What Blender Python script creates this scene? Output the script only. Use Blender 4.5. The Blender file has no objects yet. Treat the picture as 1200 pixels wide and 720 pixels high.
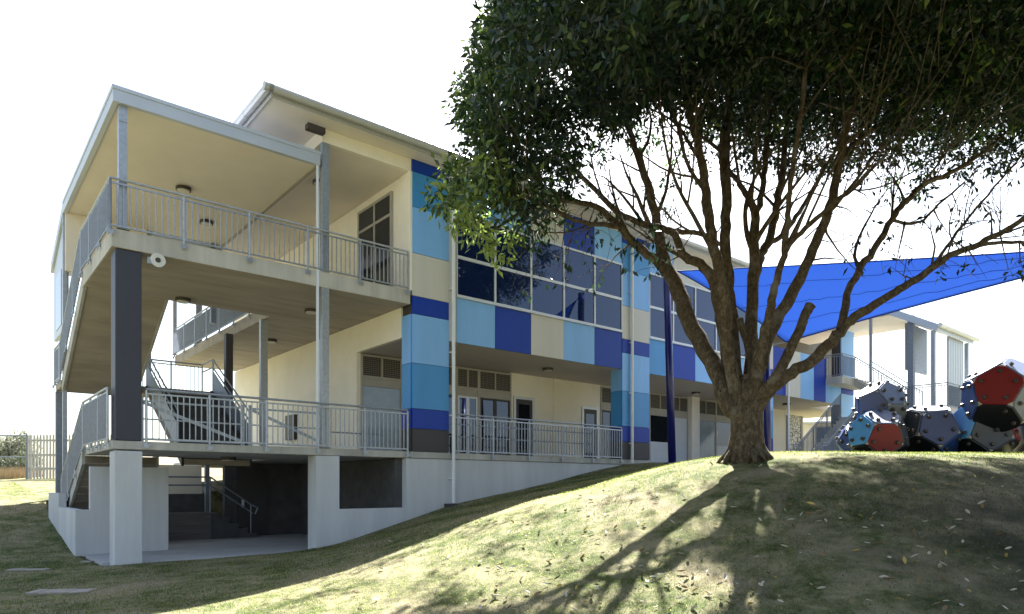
import bpy, math, random
import numpy as np
from mathutils import Vector, Matrix
random.seed(7); rng=np.random.default_rng(11)
sc=bpy.context.scene; COL=sc.collection
R=math.radians
# ---------------------------------------------------------------- frame of the place
F=807.; CX=600.; CY=570.
U=np.array([973/807.,1.]); U/=np.linalg.norm(U); V=np.array([-U[1],U[0]])
P0=np.array([(136-CX)/F*12.76,12.76]); TH=math.atan2(U[1],U[0])
def B(u,v,z=0.): 
    p=P0+u*U+v*V; return (p[0],p[1],z)
def ray(x,y,Y): return ((x-CX)/F*Y,Y,(CY-y)/F*Y)
def uof(x,v=0.):
    A=np.array([[(x-CX)/F,-U[0]],[1.,-U[1]]]); Y,u=np.linalg.solve(A,P0+v*V); return u
# ---------------------------------------------------------------- materials
def mat(name,col,rough=.6,metal=0.,var=.12,scale=3.,bump=0.,bscale=40.,col2=None,streak=False,spec=.5,ior=None,stretch=None):
    m=bpy.data.materials.new(name); m.use_nodes=True; nt=m.node_tree; bs=nt.nodes['Principled BSDF']
    bs.inputs['Roughness'].default_value=rough; bs.inputs['Metallic'].default_value=metal
    bs.inputs['Specular IOR Level'].default_value=spec
    if ior: bs.inputs['IOR'].default_value=ior
    tc=nt.nodes.new('ShaderNodeTexCoord'); mp=nt.nodes.new('ShaderNodeMapping'); nt.links.new(tc.outputs['Object'],mp.inputs['Vector'])
    if streak: mp.inputs['Scale'].default_value=(1,1,.15)
    if stretch: mp.inputs['Scale'].default_value=stretch
    n=nt.nodes.new('ShaderNodeTexNoise'); n.inputs['Scale'].default_value=scale; n.inputs['Detail'].default_value=6; n.inputs['Roughness'].default_value=.62
    nt.links.new(mp.outputs[0],n.inputs['Vector'])
    r=nt.nodes.new('ShaderNodeValToRGB'); c=Vector(col)
    c2=Vector(col2) if col2 else c*(1+var)
    a=c*(1-var)
    r.color_ramp.elements[0].position=.3; r.color_ramp.elements[1].position=.7
    r.color_ramp.elements[0].color=(*a,1); r.color_ramp.elements[1].color=(*c2,1)
    nt.links.new(n.outputs['Fac'],r.inputs[0]); nt.links.new(r.outputs[0],bs.inputs['Base Color'])
    if bump:
        n2=nt.nodes.new('ShaderNodeTexNoise'); n2.inputs['Scale'].default_value=bscale; n2.inputs['Detail'].default_value=4
        nt.links.new(tc.outputs['Object'],n2.inputs['Vector'])
        bp=nt.nodes.new('ShaderNodeBump'); bp.inputs['Strength'].default_value=bump; bp.inputs['Distance'].default_value=.02
        nt.links.new(n2.outputs['Fac'],bp.inputs['Height']); nt.links.new(bp.outputs[0],bs.inputs['Normal'])
    return m
M=dict(
 cream=mat('cream_render',(.86,.795,.69),.75,var=.05,scale=1.2,bump=.1),
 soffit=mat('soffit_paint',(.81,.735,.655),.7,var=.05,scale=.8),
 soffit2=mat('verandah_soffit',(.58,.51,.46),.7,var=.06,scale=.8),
 render=mat('grey_white_render',(.55,.56,.58),.8,var=.12,scale=1.9,bump=.15,streak=True),
 conc=mat('concrete_slab',(.46,.445,.415),.85,var=.22,scale=2.2,bump=.3,streak=True),
 soffc=mat('formed_concrete',(.38,.33,.28),.85,var=.2,scale=1.6,bump=.25,stretch=(.35,1.6,1)),
 concf=mat('concrete_floor',(.42,.42,.42),.8,var=.12,scale=1.5,bump=.2),
 char=mat('charcoal_paint',(.035,.038,.06),.5,var=.1,scale=1.5),
 charp=mat('charcoal_panel',(.045,.040,.045),.55,var=.12,scale=1.5),
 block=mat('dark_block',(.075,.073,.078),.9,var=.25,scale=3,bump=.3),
 galv=mat('galvanised_steel',(.38,.41,.47),.42,metal=.55,var=.16,scale=14),
 galvd=mat('weathered_galvanised_steel',(.24,.27,.33),.5,metal=.4,var=.18,scale=12),
 silver=mat('silver_fascia',(.50,.54,.62),.4,metal=.25,var=.04,scale=1),
 gutter=mat('gutter_metal',(.50,.50,.50),.4,metal=.2,var=.06,scale=2),
 frame=mat('window_aluminium',(.62,.64,.68),.4,metal=.2,var=.03),
 frameb=mat('door_frame_beige',(.38,.35,.31),.5,var=.05),
 door=mat('pale_door',(.58,.60,.62),.45,var=.05),
 white=mat('white_paint',(.74,.75,.76),.5,var=.05),
 navy=mat('navy_panel',(.006,.043,.36),.42,var=.08,scale=1.6,streak=True,spec=.3),
 mid=mat('mid_blue_panel',(.05,.26,.60),.42,var=.08,scale=1.6,streak=True),
 light=mat('light_blue_panel',(.20,.44,.84),.42,var=.08,scale=1.6,streak=True),
 grey=mat('warm_grey_panel',(.56,.54,.50),.45,var=.08,scale=1.6,streak=True),
 lamp=mat('lamp_bronze',(.05,.04,.035),.5),
 lampw=mat('lamp_diffuser',(.55,.52,.48),.35),
 speaker=mat('horn_plastic',(.62,.62,.60),.5),
 timber=mat('weathered_timber',(.45,.44,.42),.85,var=.2,scale=5,streak=True),
 board=mat('dark_boards',(.11,.10,.10),.8,var=.3,scale=3,stretch=(.3,.3,4)),
 pole=mat('navy_pole_paint',(.012,.014,.14),.25,var=.05),
 stone=mat('pale_stone',(.34,.30,.26),.9,var=.2,scale=6,bump=.5),
 recess=mat('recess_wall',(.16,.145,.125),.8),
 bush=None)
def glassmat(name,base,ior,rough=.03,wob=.0):
    m=mat(name,base,rough,var=.1,ior=ior,spec=.5); nt=m.node_tree
    m.node_tree.nodes['Principled BSDF'].inputs['Specular Tint'].default_value=(.62,.72,1,1)
    if wob:
        bs=nt.nodes['Principled BSDF']; n=nt.nodes.new('ShaderNodeTexNoise'); n.inputs['Scale'].default_value=.7; n.inputs['Detail'].default_value=1
        tc=nt.nodes.new('ShaderNodeTexCoord'); nt.links.new(tc.outputs['Object'],n.inputs['Vector'])
        b=nt.nodes.new('ShaderNodeBump'); b.inputs['Strength'].default_value=wob; b.inputs['Distance'].default_value=.03
        nt.links.new(n.outputs['Fac'],b.inputs['Height']); nt.links.new(b.outputs[0],bs.inputs['Normal'])
    return m
M['glass']=glassmat('window_glass',(.006,.014,.06),1.75,.02,.12)
M['glass2']=glassmat('door_glass',(.012,.014,.018),1.85,.03,.1)
M['glass3']=glassmat('frosted_blind_glass',(.30,.34,.35),1.6,.08,.1)
# screen above the doors: diamond mesh
def screenmat():
    m=mat('diamond_screen',(.02,.018,.016),.6); nt=m.node_tree; bs=nt.nodes['Principled BSDF']
    tc=nt.nodes.new('ShaderNodeTexCoord'); mp=nt.nodes.new('ShaderNodeMapping'); mp.inputs['Rotation'].default_value=(0,R(45),0); mp.inputs['Scale'].default_value=(1,0,1)
    ck=nt.nodes.new('ShaderNodeTexChecker'); ck.inputs['Scale'].default_value=26; ck.inputs['Color1'].default_value=(.012,.011,.011,1); ck.inputs['Color2'].default_value=(.16,.14,.12,1)
    nt.links.new(tc.outputs['Object'],mp.inputs[0]); nt.links.new(mp.outputs[0],ck.inputs['Vector']); nt.links.new(ck.outputs[0],bs.inputs['Base Color']); return m
M['screen']=screenmat()
# ---------------------------------------------------------------- mesh helpers
class MB:
    def __init__(s): s.v=[]; s.f=[]; s.mi=[]
    def add(s,vs,fs):
        o=len(s.v); s.v+= [tuple(map(float,p)) for p in vs]; s.f+=[tuple(i+o for i in f) for f in fs]; return s
    def box(s,u0,u1,v0,v1,z0,z1):
        return s.add([(u0,v0,z0),(u1,v0,z0),(u1,v1,z0),(u0,v1,z0),(u0,v0,z1),(u1,v0,z1),(u1,v1,z1),(u0,v1,z1)],
            [(0,3,2,1),(4,5,6,7),(0,1,5,4),(1,2,6,5),(2,3,7,6),(3,0,4,7)])
    def hexa(s,lo,hi):   # two quads (4 pts each)
        return s.add(list(lo)+list(hi),[(0,3,2,1),(4,5,6,7),(0,1,5,4),(1,2,6,5),(2,3,7,6),(3,0,4,7)])
    def prism(s,poly,axis,a,b):   # poly = (p,q) pairs; axis 0: u extrude, poly=(v,z); axis 1: v extrude, poly=(u,z); axis 2: z extrude
        def P(p,t): return (t,p[0],p[1]) if axis==0 else ((p[0],t,p[1]) if axis==1 else (p[0],p[1],t))
        n=len(poly); return s.add([P(p,a) for p in poly]+[P(p,b) for p in poly],
            [tuple(range(n)),tuple(range(2*n-1,n-1,-1))]+[(i,i+n,(i+1)%n+n,(i+1)%n) for i in range(n)])
    def tube(s,p,q,r,n=8,r2=None):
        p=Vector(p);q=Vector(q);d=(q-p).normalized(); a=d.orthogonal().normalized(); 
        if abs(d.z)<.99: a=d.cross(Vector((0,0,1))).normalized()
        b=d.cross(a); r2=r if r2 is None else r2
        vs=[p+(a*math.cos(2*math.pi*i/n)+b*math.sin(2*math.pi*i/n))*r for i in range(n)]+[q+(a*math.cos(2*math.pi*i/n)+b*math.sin(2*math.pi*i/n))*r2 for i in range(n)]
        return s.add(vs,[tuple(range(n-1,-1,-1)),tuple(range(n,2*n))]+[(i,(i+1)%n,(i+1)%n+n,i+n) for i in range(n)])
    def bar(s,p,q,w,h):   # rectangular bar: w across (horizontal), h vertical
        p=Vector(p);q=Vector(q);d=(q-p).normalized(); a=d.cross(Vector((0,0,1)))
        a=a.normalized() if a.length>1e-4 else Vector((1,0,0)); b=Vector((0,0,1)) if abs(d.z)<.9 else d.cross(a)
        A=a*w/2; Bb=b*h/2
        return s.hexa([p-A-Bb,p+A-Bb,p+A+Bb,p-A+Bb],[q-A-Bb,q+A-Bb,q+A+Bb,q-A+Bb])
    def build(s,name,m,parent=None,off=(0,0,0),smooth=False,bevel=0,world=None):
        me=bpy.data.meshes.new(name); o3=np.array(off,float)
        me.from_pydata([tuple(np.array(v)-o3) for v in s.v],[],s.f); me.materials.append(M[m] if isinstance(m,str) else m)
        import bmesh as _b
        bm=_b.new(); bm.from_mesh(me); _b.ops.recalc_face_normals(bm,faces=bm.faces); bm.to_mesh(me); bm.free()
        if smooth: me.polygons.foreach_set('use_smooth',[True]*len(me.polygons))
        o=bpy.data.objects.new(name,me); COL.objects.link(o)
        if parent is not None: o.parent=parent
        if bevel:
            b=o.modifiers.new('bevel','BEVEL'); b.width=bevel; b.segments=1; b.limit_method='ANGLE'
        return o
def tag(o,label=None,cat=None,group=None,kind=None):
    if label: o['label']=label
    if cat: o['category']=cat
    if group: o['group']=group
    if kind: o['kind']=kind
    return o
def thing(name,label,cat,loc=(0,0,0),rz=0.,group=None):
    o=bpy.data.objects.new(name,None); COL.objects.link(o); o.location=loc; o.rotation_euler=(0,0,rz); o.empty_display_size=.3
    return tag(o,label,cat,group)
def child_empty(*a): raise SystemExit
# ---------------------------------------------------------------- terrain
ctrl=[]
def cp(u,v,z): p=B(u,v); ctrl.append((p[0],p[1],z))
def cr(x,y,Y): ctrl.append(ray(x,y,Y))
for u,z in((-.2,-1.47),(2,-1.44),(4.1,-1.36),(5.6,-1.0),(7.47,-.50),(9.2,-.2),(10.8,.07),(12.6,.42),(14.4,.70),(16.5,.69),(20,.68),(25,.68),(30,.68)): cp(u,0,z)
cp(-.35,2.6,-1.47); cp(-.4,4.5,-1.22); cp(-.4,6.6,-.92); cp(-.5,9,-.5); cp(-1,12,-.2)
cp(-3,2.6,-1.45); cp(-3,6.5,-1.0); cp(-4,10,-.5)
ctrl+=[(3.9,11.2,.46),(4.6,12.8,.60),(3.0,12.6,.42),(7,11.7,.545),(7,13.2,.63),(11,11.7,.545),(11,13.2,.63),(15,12,.56),(15,14,.64),(6,17,.66),(12,18,.66),(20,18,.66),(11,26,.68),(20,30,.68),
 (7,10.2,.37),(11,10.2,.38),(7,8.4,-.2),(11,8.4,-.2),(7,6.5,-.85),(11,6.5,-.85),(16,8,-.3),
 (4.4,9.6,.13),(4.2,8,-.45),(4,6.5,-1.0),(2.2,10.9,.05),(1.8,8.6,-.62),(1.5,6.6,-1.2),(0,6.8,-1.33),(0,9.2,-.78),(0,11.5,-.42),(1.6,13.2,.0),(-1.2,12.5,-.62),(-1.3,14.6,-.58),
 (-2.6,10.2,-1.18),(-2.8,12.2,-1.12),(-4.7,8.3,-1.5),(-5,6,-1.55),(-8,9,-1.55),(-8,6,-1.6),(-12,9,-1.5),(-13,15,-1.1),(0,4,-1.55),(0,0,-1.6),(6,3,-1.5),(-6,0,-1.65),(12,2,-1.5),
 (-14.5,24,.0),(-17,29,.37),(-12,28,.38),(-24,30,.36),(-22,20,-.6),(-9,27,.38)]
C=np.array(ctrl)
def _k(r2): 
    return np.where(r2>0,.5*r2*np.log(np.maximum(r2,1e-12)),0.)
def fit():
    n=len(C); d=((C[:,None,:2]-C[None,:,:2])**2).sum(-1); K=_k(d)+np.eye(n)*.25
    P=np.c_[np.ones(n),C[:,:2]]; A=np.block([[K,P],[P.T,np.zeros((3,3))]]); return np.linalg.solve(A,np.r_[C[:,2],0,0,0])
W=fit()
def sstep(a,b,x): t=np.clip((x-a)/(b-a),0,1); return t*t*(3-2*t)
def tz(X,Y):
    X=np.atleast_1d(np.asarray(X,float));Y=np.atleast_1d(np.asarray(Y,float)); out=np.full(X.shape,W[len(C)])+W[len(C)+1]*X+W[len(C)+2]*Y
    for i in range(len(C)): out+=W[i]*_k((X-C[i,0])**2+(Y-C[i,1])**2)
    far=np.maximum(sstep(30,40,Y),np.maximum(sstep(17,30,np.abs(X)),sstep(1,-10,Y)))
    tgt=np.where(Y<5,-1.65,np.where(X<-2,.2-.02*np.minimum(np.maximum(Y-30,0),60),.6))
    out=out*(1-far)+tgt*far
    out+=.010*np.sin(X*2.1+1.3*np.sin(Y*1.7))*np.sin(Y*2.6+X*.6)*(1-far)
    return out
def clipz(X,Y,z):
    u=(X-P0[0])*U[0]+(Y-P0[1])*U[1]; v=(X-P0[0])*V[0]+(Y-P0[1])*V[1]
    z=np.where((u>-.16)&(u<6.5)&(v>.12)&(v<9.5),np.minimum(z,-1.62),z)
    z=np.where((u>=6.5)&(u<27)&(v>.12)&(v<13),np.minimum(z,.55),z)
    return z
def axis(lo,hi,step,far):
    a=list(np.arange(lo,hi,step)); s=step; x=a[-1]
    while x<far: s*=1.25; x+=s; a.append(x)
    s=step; x=a[0]; b=[]
    while x>-far: s*=1.25; x-=s; b.append(x)
    return np.array(b[::-1]+a)
gx=axis(-16,16,.1,900); gy=axis(4,30,.1,1500)
GX,GY=np.meshgrid(gx,gy); Z=clipz(GX.ravel(),GY.ravel(),tz(GX.ravel(),GY.ravel()))
nx,ny=len(gx),len(gy)
me=bpy.data.meshes.new('ground'); vs=np.c_[GX.ravel(),GY.ravel(),Z]
me.vertices.add(len(vs)); me.vertices.foreach_set('co',vs.ravel())
ii=(np.arange(ny-1)[:,None]*nx+np.arange(nx-1)[None,:]).ravel(); q=np.c_[ii,ii+1,ii+nx+1,ii+nx]
me.loops.add(q.size); me.loops.foreach_set('vertex_index',q.ravel()); me.polygons.add(len(q)); me.polygons.foreach_set('loop_start',np.arange(len(q))*4); me.polygons.foreach_set('loop_total',np.full(len(q),4)); me.polygons.foreach_set('use_smooth',np.ones(len(q),bool)); me.update(); me.validate()
def groundmat():
    m=bpy.data.materials.new('lawn'); m.use_nodes=True; nt=m.node_tree; bs=nt.nodes['Principled BSDF']; bs.inputs['Roughness'].default_value=.95; bs.inputs['Specular IOR Level'].default_value=.15
    tc=nt.nodes.new('ShaderNodeTexCoord')
    def noise(s,d=5,r=.6,dist=0):
        n=nt.nodes.new('ShaderNodeTexNoise'); n.inputs['Scale'].default_value=s; n.inputs['Detail'].default_value=d; n.inputs['Roughness'].default_value=r; n.inputs['Distortion'].default_value=dist; nt.links.new(tc.outputs['Object'],n.inputs['Vector']); return n
    def ramp(src,p0,p1):
        r=nt.nodes.new('ShaderNodeMapRange'); r.inputs['From Min'].default_value=p0; r.inputs['From Max'].default_value=p1; nt.links.new(src,r.inputs['Value']); return r
    def mix(f,a,b):
        x=nt.nodes.new('ShaderNodeMix'); x.data_type='RGBA'; nt.links.new(f,x.inputs['Factor'])
        for s,k in((a,6),(b,7)):
            if isinstance(s,tuple): x.inputs[k].default_value=(*s,1)
            else: nt.links.new(s,x.inputs[k])
        return x.outputs[2]
    n1=noise(.55,6,.65,.6); n2=noise(2.3,6,.7,.4); n3=noise(28,4,.8); n4=noise(9,5,.7)
    g=mix(ramp(n4.outputs[0],.35,.65).outputs[0],(.030,.050,.013),(.105,.122,.040))
    g=mix(ramp(n2.outputs[0],.41,.62).outputs[0],g,(.24,.215,.125))
    g=mix(ramp(n1.outputs[0],.50,.64).outputs[0],g,(.25,.21,.14))
    g=mix(ramp(n3.outputs[0],.58,.74).outputs[0],g,(.06,.048,.032))
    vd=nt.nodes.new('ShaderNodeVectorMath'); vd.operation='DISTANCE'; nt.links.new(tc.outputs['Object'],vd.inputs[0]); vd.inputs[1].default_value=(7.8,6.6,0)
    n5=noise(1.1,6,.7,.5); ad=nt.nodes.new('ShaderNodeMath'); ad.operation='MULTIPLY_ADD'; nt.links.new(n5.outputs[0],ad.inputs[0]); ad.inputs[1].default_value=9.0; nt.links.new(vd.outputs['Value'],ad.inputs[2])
    fm=ramp(ad.outputs[0],9.6,6.6); fm.inputs['To Max'].default_value=.95; g=mix(fm.outputs[0],g,mix(ramp(n4.outputs[0],.4,.62).outputs[0],(.026,.034,.013),(.046,.037,.031)))  # tree shade put into the lawn colour on the right slope, with bare soil
    nt.links.new(g,bs.inputs['Base Color'])
    b=nt.nodes.new('ShaderNodeBump'); b.inputs['Strength'].default_value=.7; b.inputs['Distance'].default_value=.03; nt.links.new(n3.outputs[0],b.inputs['Height']); nt.links.new(b.outputs[0],bs.inputs['Normal'])
    return m
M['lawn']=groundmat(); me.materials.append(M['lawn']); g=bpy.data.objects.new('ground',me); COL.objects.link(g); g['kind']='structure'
# short grass blades
def attr_ramp_mat(name,cols,trans=.0,rough=.6,spec=.3,noise=None):
    m=bpy.data.materials.new(name); m.use_nodes=True; nt=m.node_tree; bs=nt.nodes['Principled BSDF']; bs.inputs['Roughness'].default_value=rough; bs.inputs['Specular IOR Level'].default_value=spec
    a=nt.nodes.new('ShaderNodeAttribute'); a.attribute_name='rnd'; r=nt.nodes.new('ShaderNodeValToRGB'); e=r.color_ramp.elements
    while len(e)<len(cols): e.new(.5)
    for i,(p,c) in enumerate(cols): e[i].position=p; e[i].color=(*c,1)
    nt.links.new(a.outputs['Fac'],r.inputs[0]); nt.links.new(r.outputs[0],bs.inputs['Base Color'])
    if trans:
        t=nt.nodes.new('ShaderNodeBsdfTranslucent'); mx=nt.nodes.new('ShaderNodeMixShader'); mx.inputs[0].default_value=trans
        hs=nt.nodes.new('ShaderNodeHueSaturation'); hs.inputs['Value'].default_value=1.6; hs.inputs['Saturation'].default_value=1.1; nt.links.new(r.outputs[0],hs.inputs['Color']); nt.links.new(hs.outputs[0],t.inputs['Color'])
        nt.links.new(bs.outputs[0],mx.inputs[1]); nt.links.new(t.outputs[0],mx.inputs[2]); nt.links.new(mx.outputs[0],nt.nodes['Material Output'].inputs['Surface'])
    return m
def tri_cloud(name,verts,faces_per,nv,rnd,m,parent=None,off=(0,0,0)):
    """verts (n,nv,3); faces_per: list of index tuples of equal length 3"""
    n=len(verts); me=bpy.data.meshes.new(name); me.vertices.add(n*nv); me.vertices.foreach_set('co',(verts-np.array(off)).reshape(-1).astype(np.float32))
    fp=np.array(faces_per); k=len(fp); idx=(np.arange(n)[:,None,None]*nv+fp[None]).reshape(-1)
    me.loops.add(len(idx)); me.loops.foreach_set('vertex_index',idx.astype(np.int32)); me.polygons.add(n*k); me.polygons.foreach_set('loop_start',(np.arange(n*k)*3).astype(np.int32)); me.polygons.foreach_set('loop_total',np.full(n*k,3,np.int32))
    at=me.attributes.new('rnd','FLOAT','POINT'); at.data.foreach_set('value',np.repeat(rnd,nv).astype(np.float32)); me.update(); me.materials.append(m)
    o=bpy.data.objects.new(name,me); COL.objects.link(o)
    if parent is not None: o.parent=parent
    return o
N=420000
Yb=4.9+ (rng.random(N)**1.35)*22; Xb=(rng.random(N)*2-1)*(Yb*.80)+.0
zb=tz(Xb,Yb); ub=(Xb-P0[0])*U[0]+(Yb-P0[1])*U[1]; vb=(Xb-P0[0])*V[0]+(Yb-P0[1])*V[1]
pat=.8*np.sin(Xb*1.3+np.sin(Yb*.9)*2)+np.sin(Yb*1.9+np.cos(Xb*.7)*2.2)+.9*np.sin(Xb*3.1+Yb*2.3)
msk=sstep(6.4,2.6,np.hypot(Xb-7.8,Yb-6.6)+.9*pat)  # blades on that slope sparser and darker: bare soil plus painted tree shade
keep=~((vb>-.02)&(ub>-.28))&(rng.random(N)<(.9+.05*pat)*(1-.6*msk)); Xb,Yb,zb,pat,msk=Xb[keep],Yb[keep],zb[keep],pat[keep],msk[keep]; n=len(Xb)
h=.012+.022*rng.random(n)*(1+.1*pat); h*=1+.015*(Yb-6); a=rng.random(n)*6.283; w=.0022+.0022*rng.random(n); w*=1+.07*(Yb-5); ln=rng.normal(0,.6,(n,2))*h[:,None]
base=np.c_[Xb,Yb,zb-.006]; dx=np.c_[np.cos(a)*w,np.sin(a)*w,np.zeros(n)]
blades=np.stack([base-dx,base+dx,base+np.c_[ln,h]],1)
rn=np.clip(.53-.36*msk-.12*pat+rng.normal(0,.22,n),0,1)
M['blade']=attr_ramp_mat('grass_blades',[(0,(.018,.038,.008)),(.3,(.058,.092,.020)),(.6,(.18,.195,.062)),(1,(.40,.36,.20))],trans=.6,rough=.7,spec=.15)
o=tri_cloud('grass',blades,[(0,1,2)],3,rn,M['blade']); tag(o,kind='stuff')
# ---------------------------------------------------------------- the school building
S=thing('school_building','two-storey school with blue and cream panels, balconies and stairs at its left end','building',B(0,0,0),TH)
def P(mb,name,m,**k): return mb.build(name,m,S,**k)
# --- lower structure
for u0 in (0.0,): P(MB().box(-.03,.44,0,.46,-1.62,.66),'pillar','render',bevel=.012)
P(MB().box(-.01,.43,.015,.44,.855,4.42),'column','char',bevel=.012)
w=MB().box(3.9,4.45,0,.45,-1.62,.68).box(4.45,6.2,0,.2,-1.62,-.52).box(6.2,14.6,0,.2,-1.62,.68).box(14.6,15.34,.0,.2,-1.62,.66)
P(w,'wall','render')
P(MB().box(-.06,6.3,.02,3.25,.69,.85).box(1.7,6.3,3.25,3.5,.69,.85).box(4.1,6.3,3.5,13,.69,.85),'lower_deck','conc',bevel=.01)
P(MB().box(6.3,15.4,-.03,2.79,.69,.848),'verandah_floor','conc',bevel=.01)
P(MB().box(15.4,29.6,-.03,12.5,.45,.80),'paving','concf')
P(MB().box(-.15,6.2,.46,6.4,-1.60,-1.45).box(.44,3.9,0,.46,-1.60,-1.452),'patio','concf')
# blade wall under stair and left retaining wall
P(MB().prism([(-.32,-1.62),(1.48,-1.62),(1.48,.42),(-.05,.42),(-.05,-.50),(-.32,-.50)],1,2.52,2.70),'wall','render')
P(MB().prism([(2.70,-1.62),(7.2,-1.3),(7.2,-.17),(5.2,-.17),(5.2,-.50),(2.70,-.50)],0,-.32,-.16),'wall','render')
# undercroft
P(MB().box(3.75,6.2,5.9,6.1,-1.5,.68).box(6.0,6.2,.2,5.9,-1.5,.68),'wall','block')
P(MB().box(4.1,4.98,5.83,5.9,-1.44,.55),'door','charp'); 
hd=MB().box(4.2,4.26,5.78,5.83,-.62,-.38); P(hd,'door_handle','frame')
P(MB().box(1.48,3.2,5.3,5.5,-1.5,-.72).box(1.48,3.2,5.5,6.6,-1.5,-.74),'retaining_wall','board')
P(MB().box(1.2,3.4,6.6,6.8,-1.5,-.22),'retaining_wall','block')
st=MB()
for i in range(5): st.box(3.2+.25*i,3.45+.25*i,5.3,6.6,-1.5,-.74-.145*i-.0)
P(st,'steps','block')
hr=MB()
for z in(0,.22):
    pts=[(1.5,5.35,.25-z),(3.2,5.35,.25-z),(4.35,5.35,-.55-z)]
    for a_,b_ in zip(pts,pts[1:]): hr.tube(a_,b_,.022)
hr.tube((4.35,5.35,-.55),(4.5,5.35,-.62),.022).tube((4.5,5.35,-.62),(4.42,5.35,-.80),.022).tube((4.3,5.35,-.5),(4.3,5.35,-1.46),.02).tube((3.2,5.35,.25),(3.2,5.35,-.75),.02)
P(hr,'handrail','galvd')
# wall beyond the undercroft (far side of the passage)
P(MB().box(1.3,3.9,8.7,8.85,-1.6,.66),'wall','cream')
# --- upper slab (with the stair void)
P(MB().box(-.06,6.30,0.0,3.36,4.43,4.77).box(4.1,6.3,3.36,12.8,4.44,4.768),'upper_slab','soffc',bevel=.012)
P(MB().box(-.07,6.30,-.012,-.001,4.435,4.772).box(-.072,-.061,-.01,3.5,4.435,4.772),'slab_edge','conc')
# --- posts
def post(u,v,z0,z1,w=.15,d=.15,m='galv'):
    b=MB().box(u-w/2,u+w/2,v-d/2,v+d/2,z0,z1); b.box(u-w/2-.04,u+w/2+.04,v-d/2-.04,v+d/2+.04,z0,z0+.015); b.box(u-w/2-.003,u+w/2+.003,v-d/2-.012,v-d/2-.002,z1-.3,z1-.05)
    return P(b,'post',m,bevel=.006)
post(.12,.10,4.79,7.1,.14,.14); post(4.12,.06,.86,7.68,.17,.13); post(4.12,3.85,.86,4.43,.19,.12); post(.0,6.86,-.9,7.1,.10,.10); post(2.0,6.86,2.8,7.1,.09,.09)
post(4.05,12.6,4.78,7.1,.12,.12); post(3.95,6.2,.86,4.43,.2,.2,'charp'); post(1.72,6.9,-1.4,2.6,.12,.12,'galvd'); post(3.55,6.9,-1.4,2.6,.12,.12,'galvd'); post(.0,8.0,-1,2.6,.16,.16,'galvd')
P(MB().tube((3.93,.0,.9),(3.93,.0,7.3),.035),'downpipe','frame')
# --- balustrades
def balus(pts,h=.95,low=.0,posts=None,spacing=.108,sidez=0.,name='balustrade',mt='galv',flat=.03,plate=True,n_out=(0,-1)):
    """pts: list of (u,v,zfloor). h = rail height above floor. parts: handrail mesh (thing part) > infill, posts"""
    hr=MB(); inf=MB(); pl=[]
    for a_,b_ in zip(pts,pts[1:]):
        a_=Vector(a_); b_=Vector(b_); L=(b_-a_).length; Lh=math.hypot(b_.x-a_.x,b_.y-a_.y); up=Vector((0,0,1))
        hr.tube(a_+up*h,b_+up*h,.024); hr.bar(a_+up*(h-.085),b_+up*(h-.085),.03,.03); hr.bar(a_+up*(.05+low),b_+up*(.05+low),.03,.03)
        k=max(2,int(Lh/spacing)); 
        for i in range(1,k):
            p=a_.lerp(b_,i/k); d=Vector((b_.x-a_.x,b_.y-a_.y,0)).normalized()*.0075; nn=Vector((-d.y,d.x,0)).normalized()*flat/2
            z0,z1=p.z+.05+low,p.z+h-.09
            inf.hexa([p-d-nn+up*(z0-p.z),p+d-nn+up*(z0-p.z),p+d+nn+up*(z0-p.z),p-d+nn+up*(z0-p.z)],[p-d-nn+up*(z1-p.z),p+d-nn+up*(z1-p.z),p+d+nn+up*(z1-p.z),p-d+nn+up*(z1-p.z)])
        kp=max(1,round(Lh/1.45)) if posts is None else posts
        for i in range(kp+1):
            p=a_.lerp(b_,i/kp); pl.append((p,(b_-a_)))
    o=P(hr,name,mt,smooth=False)
    inf.build('infill',M[mt],o)
    seen=[]
    for p,d in pl:
        if any((p-s_).length<.1 for s_ in seen): continue
        seen.append(p); d=Vector((d.x,d.y,0)).normalized(); nn=Vector((d.y,-d.x,0))
        if nn.x*n_out[0]+nn.y*n_out[1]<0: nn=-nn
        b=MB().tube(p+Vector((0,0,-.05)),p+Vector((0,0,h-.02)),.024,6)
        if plate:
            c=p+nn*.02+Vector((0,0,-.085)); b.hexa([c-d*.06+Vector((0,0,-.04)),c+d*.06+Vector((0,0,-.04)),c+d*.06+nn*.02+Vector((0,0,-.04)),c-d*.06+nn*.02+Vector((0,0,-.05))],
              [c-d*.06+Vector((0,0,.04)),c+d*.06+Vector((0,0,.04)),c+d*.06+nn*.02+Vector((0,0,.04)),c-d*.06+nn*.02+Vector((0,0,.05))])
            for s_ in(-1,1):
                c2=c+d*.04*s_+nn*.02; b.tube(c2,c2+nn*.018,.014,6)
        b.build('post',M[mt],o)
    return o
balus([(-.10,-.03,4.77),(6.22,-.03,4.77)],h=.92,posts=5)
balus([(-.10,-.03,4.77),(-.10,3.4,4.77),(-.10,6.9,2.82)],h=.92,n_out=(-1,0),posts=3,flat=.055)
balus([(-.10,7.0,2.80),(-.10,8.0,2.80),(1.7,8.0,2.8)],h=.95,n_out=(-1,0),posts=1)
balus([(.50,-.03,.85),(6.22,-.03,.85)],h=.99,posts=5,n_out=(0,-1))
balus([(-.10,.25,.85),(-.10,3.1,.85),(-.14,6.2,-.75)],h=.99,n_out=(-1,0),posts=3,flat=.055)
balus([(4.06,3.45,4.77),(4.06,12.7,4.77)],h=.93,n_out=(-1,0),posts=7,flat=.055)
balus([(7.55,-.06,.85),(13.95,-.06,.85)],h=.99,posts=5,n_out=(0,-1))
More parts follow.
